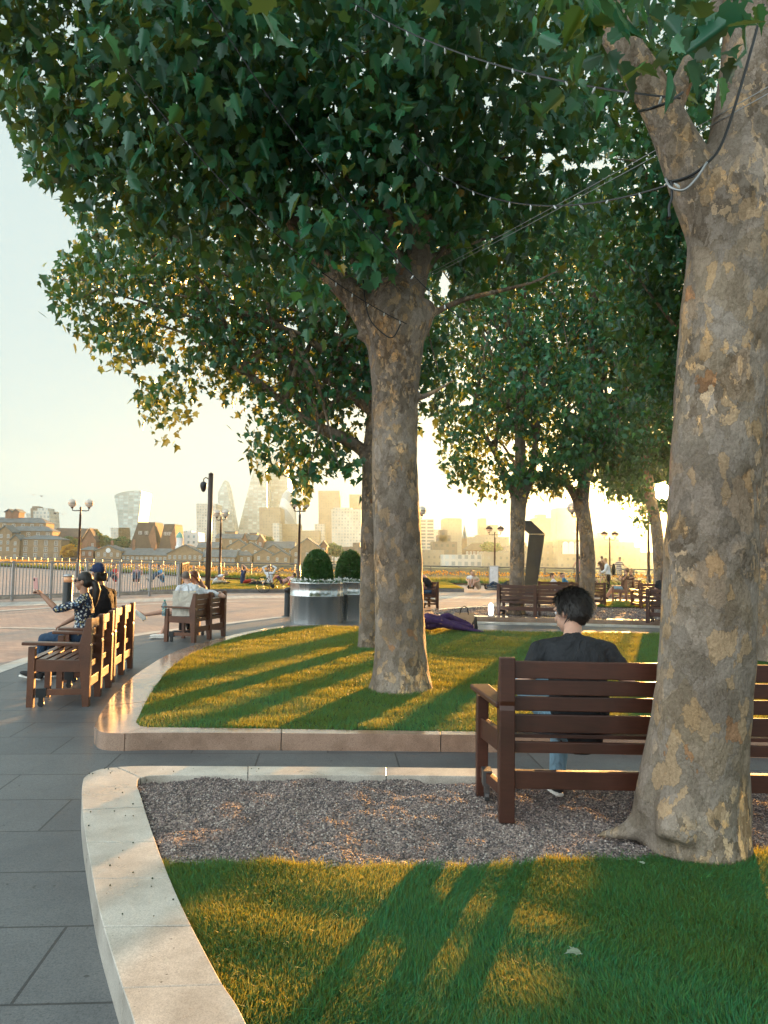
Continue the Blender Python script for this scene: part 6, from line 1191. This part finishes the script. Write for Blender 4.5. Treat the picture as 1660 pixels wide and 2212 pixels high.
block('slim tower left of the hatted lamp', 1036, 1051, 1120, 900, 18, 'f_tan'); block('tower right behind the hatted lamp', 1057, 1076, 1134, 860, 22, 'f_tan'); block('low hazy city block between spire and sculpture', 1010, 1100, 1160, 700, 20, 'f_tan', steps=((1030, 1070, 1156),)); block('square-topped tower beyond the sculpture', 1154, 1193, 1119, 900, 26, 'f_tan', steps=((1163, 1182, 1111),)); block('very bright hazy tower left of the bent trunk', 1203, 1246, 1097, 860, 30, 'f_tan'); block('scaffolded block below the sun glare', 1291, 1340, 1150, 800, 20, 'f_dark', steps=((1322, 1333, 1138),))
block('broad low city block far behind the brick houses', 381, 424, 1148, 900, 20, 'f_tan'); block('low city block behind the cottages', 645, 690, 1146, 850, 20, 'f_tan')
# far trees
def far_tree(lb, px, py, rx, ry, Y, colmat='leaf', zb=ZB, cat='tree'):
    c = at(px, py, Y); k = Y / FPX; T = empty('round_tree', (c.x, Y, zb), 0, lb, cat, 'trees on the far bank'); m = MB(); m.tube([(0, 0, 0), (.1, 0, (c.z - zb) * .5), (0, .1, c.z - zb)], [.35, .28, .15], 8); m.build('trunk', M['bark'], T)
    n = 2600; d = rng.normal(0, 1, (n, 3)); d /= np.linalg.norm(d, axis=1)[:, None]; lob = 1 + .22 * np.sin(d[:, 0] * 5 + px) * np.sin(d[:, 2] * 6) ; P = d * (rng.random(n) ** .3)[:, None] * lob[:, None] * np.array([rx * k, rx * k * .8, ry * k]) + np.array([0, 0, c.z - zb]); u = rng.normal(0, .34, (n, 3)); w_ = rng.normal(0, .34, (n, 3))
    np_mesh('crown', np.stack([P - u, P + w_, P + u, P - w_], 1).reshape(-1, 3), [4 * np.arange(n)[:, None] + np.array([[0, 1, 2, 3]])], M[colmat], T)
M['gold_leaf'] = leafy('gold_leaf', [(0, (.45, .24, .02)), (.5, (.6, .34, .03)), (1, (.7, .42, .05))], (.8, .45, .03), .45)
far_tree('golden yellow tree beside the stepped apartments', 148, 1190, 15, 13, YB - 3, 'gold_leaf')
for lb, px, py, rx, ry in (('green tree left of the steep-roofed houses', 224, 1170, 20, 12), ('yellow-tinged tree top above the gabled houses', 205, 1160, 14, 15), ('green tree nearest the steep-roofed pair', 262, 1172, 20, 11), ('tree behind the dark terrace', 150, 1172, 22, 12), ('hazy tree right of the broad brick house', 722, 1188, 20, 13), ('small hazy tree behind the cottages', 578, 1166, 12, 6), ('hazy tree by the riverside block left of the hatted lamp', 1062, 1182, 22, 10)):
    far_tree(lb, px, py, rx, ry, 372)
# haze: the air itself
m = MB(); m.box(0, 560, 74, 2300, 1240, 162); hz = m.build('haze', M['soil']); tag(hz, kind='stuff'); t = NT('haze_air'); pv = t.n('ShaderNodeVolumePrincipled'); pv.inputs['Color'].default_value = (.52, .86, 1.0, 1); pv.inputs['Density'].default_value = HAZE; pv.inputs['Anisotropy'].default_value = .55
# air scatters in two lobes: a broad one, and a narrow forward one that makes the aureole round the low sun
pv2 = t.n('ShaderNodeVolumePrincipled'); pv2.inputs['Color'].default_value = (1.0, .78, .5, 1); pv2.inputs['Density'].default_value = HAZE * .26; pv2.inputs['Anisotropy'].default_value = .93
av = t.n('ShaderNodeAddShader'); t.l(pv.outputs[0], av.inputs[0]); t.l(pv2.outputs[0], av.inputs[1]); t.l(av.outputs[0], t.out.inputs['Volume']); hz.data.materials.clear(); hz.data.materials.append(t.m)
for o in sc.objects:
    if o.type == 'MESH' and o.name.startswith('river_water'): o.location.z = 0
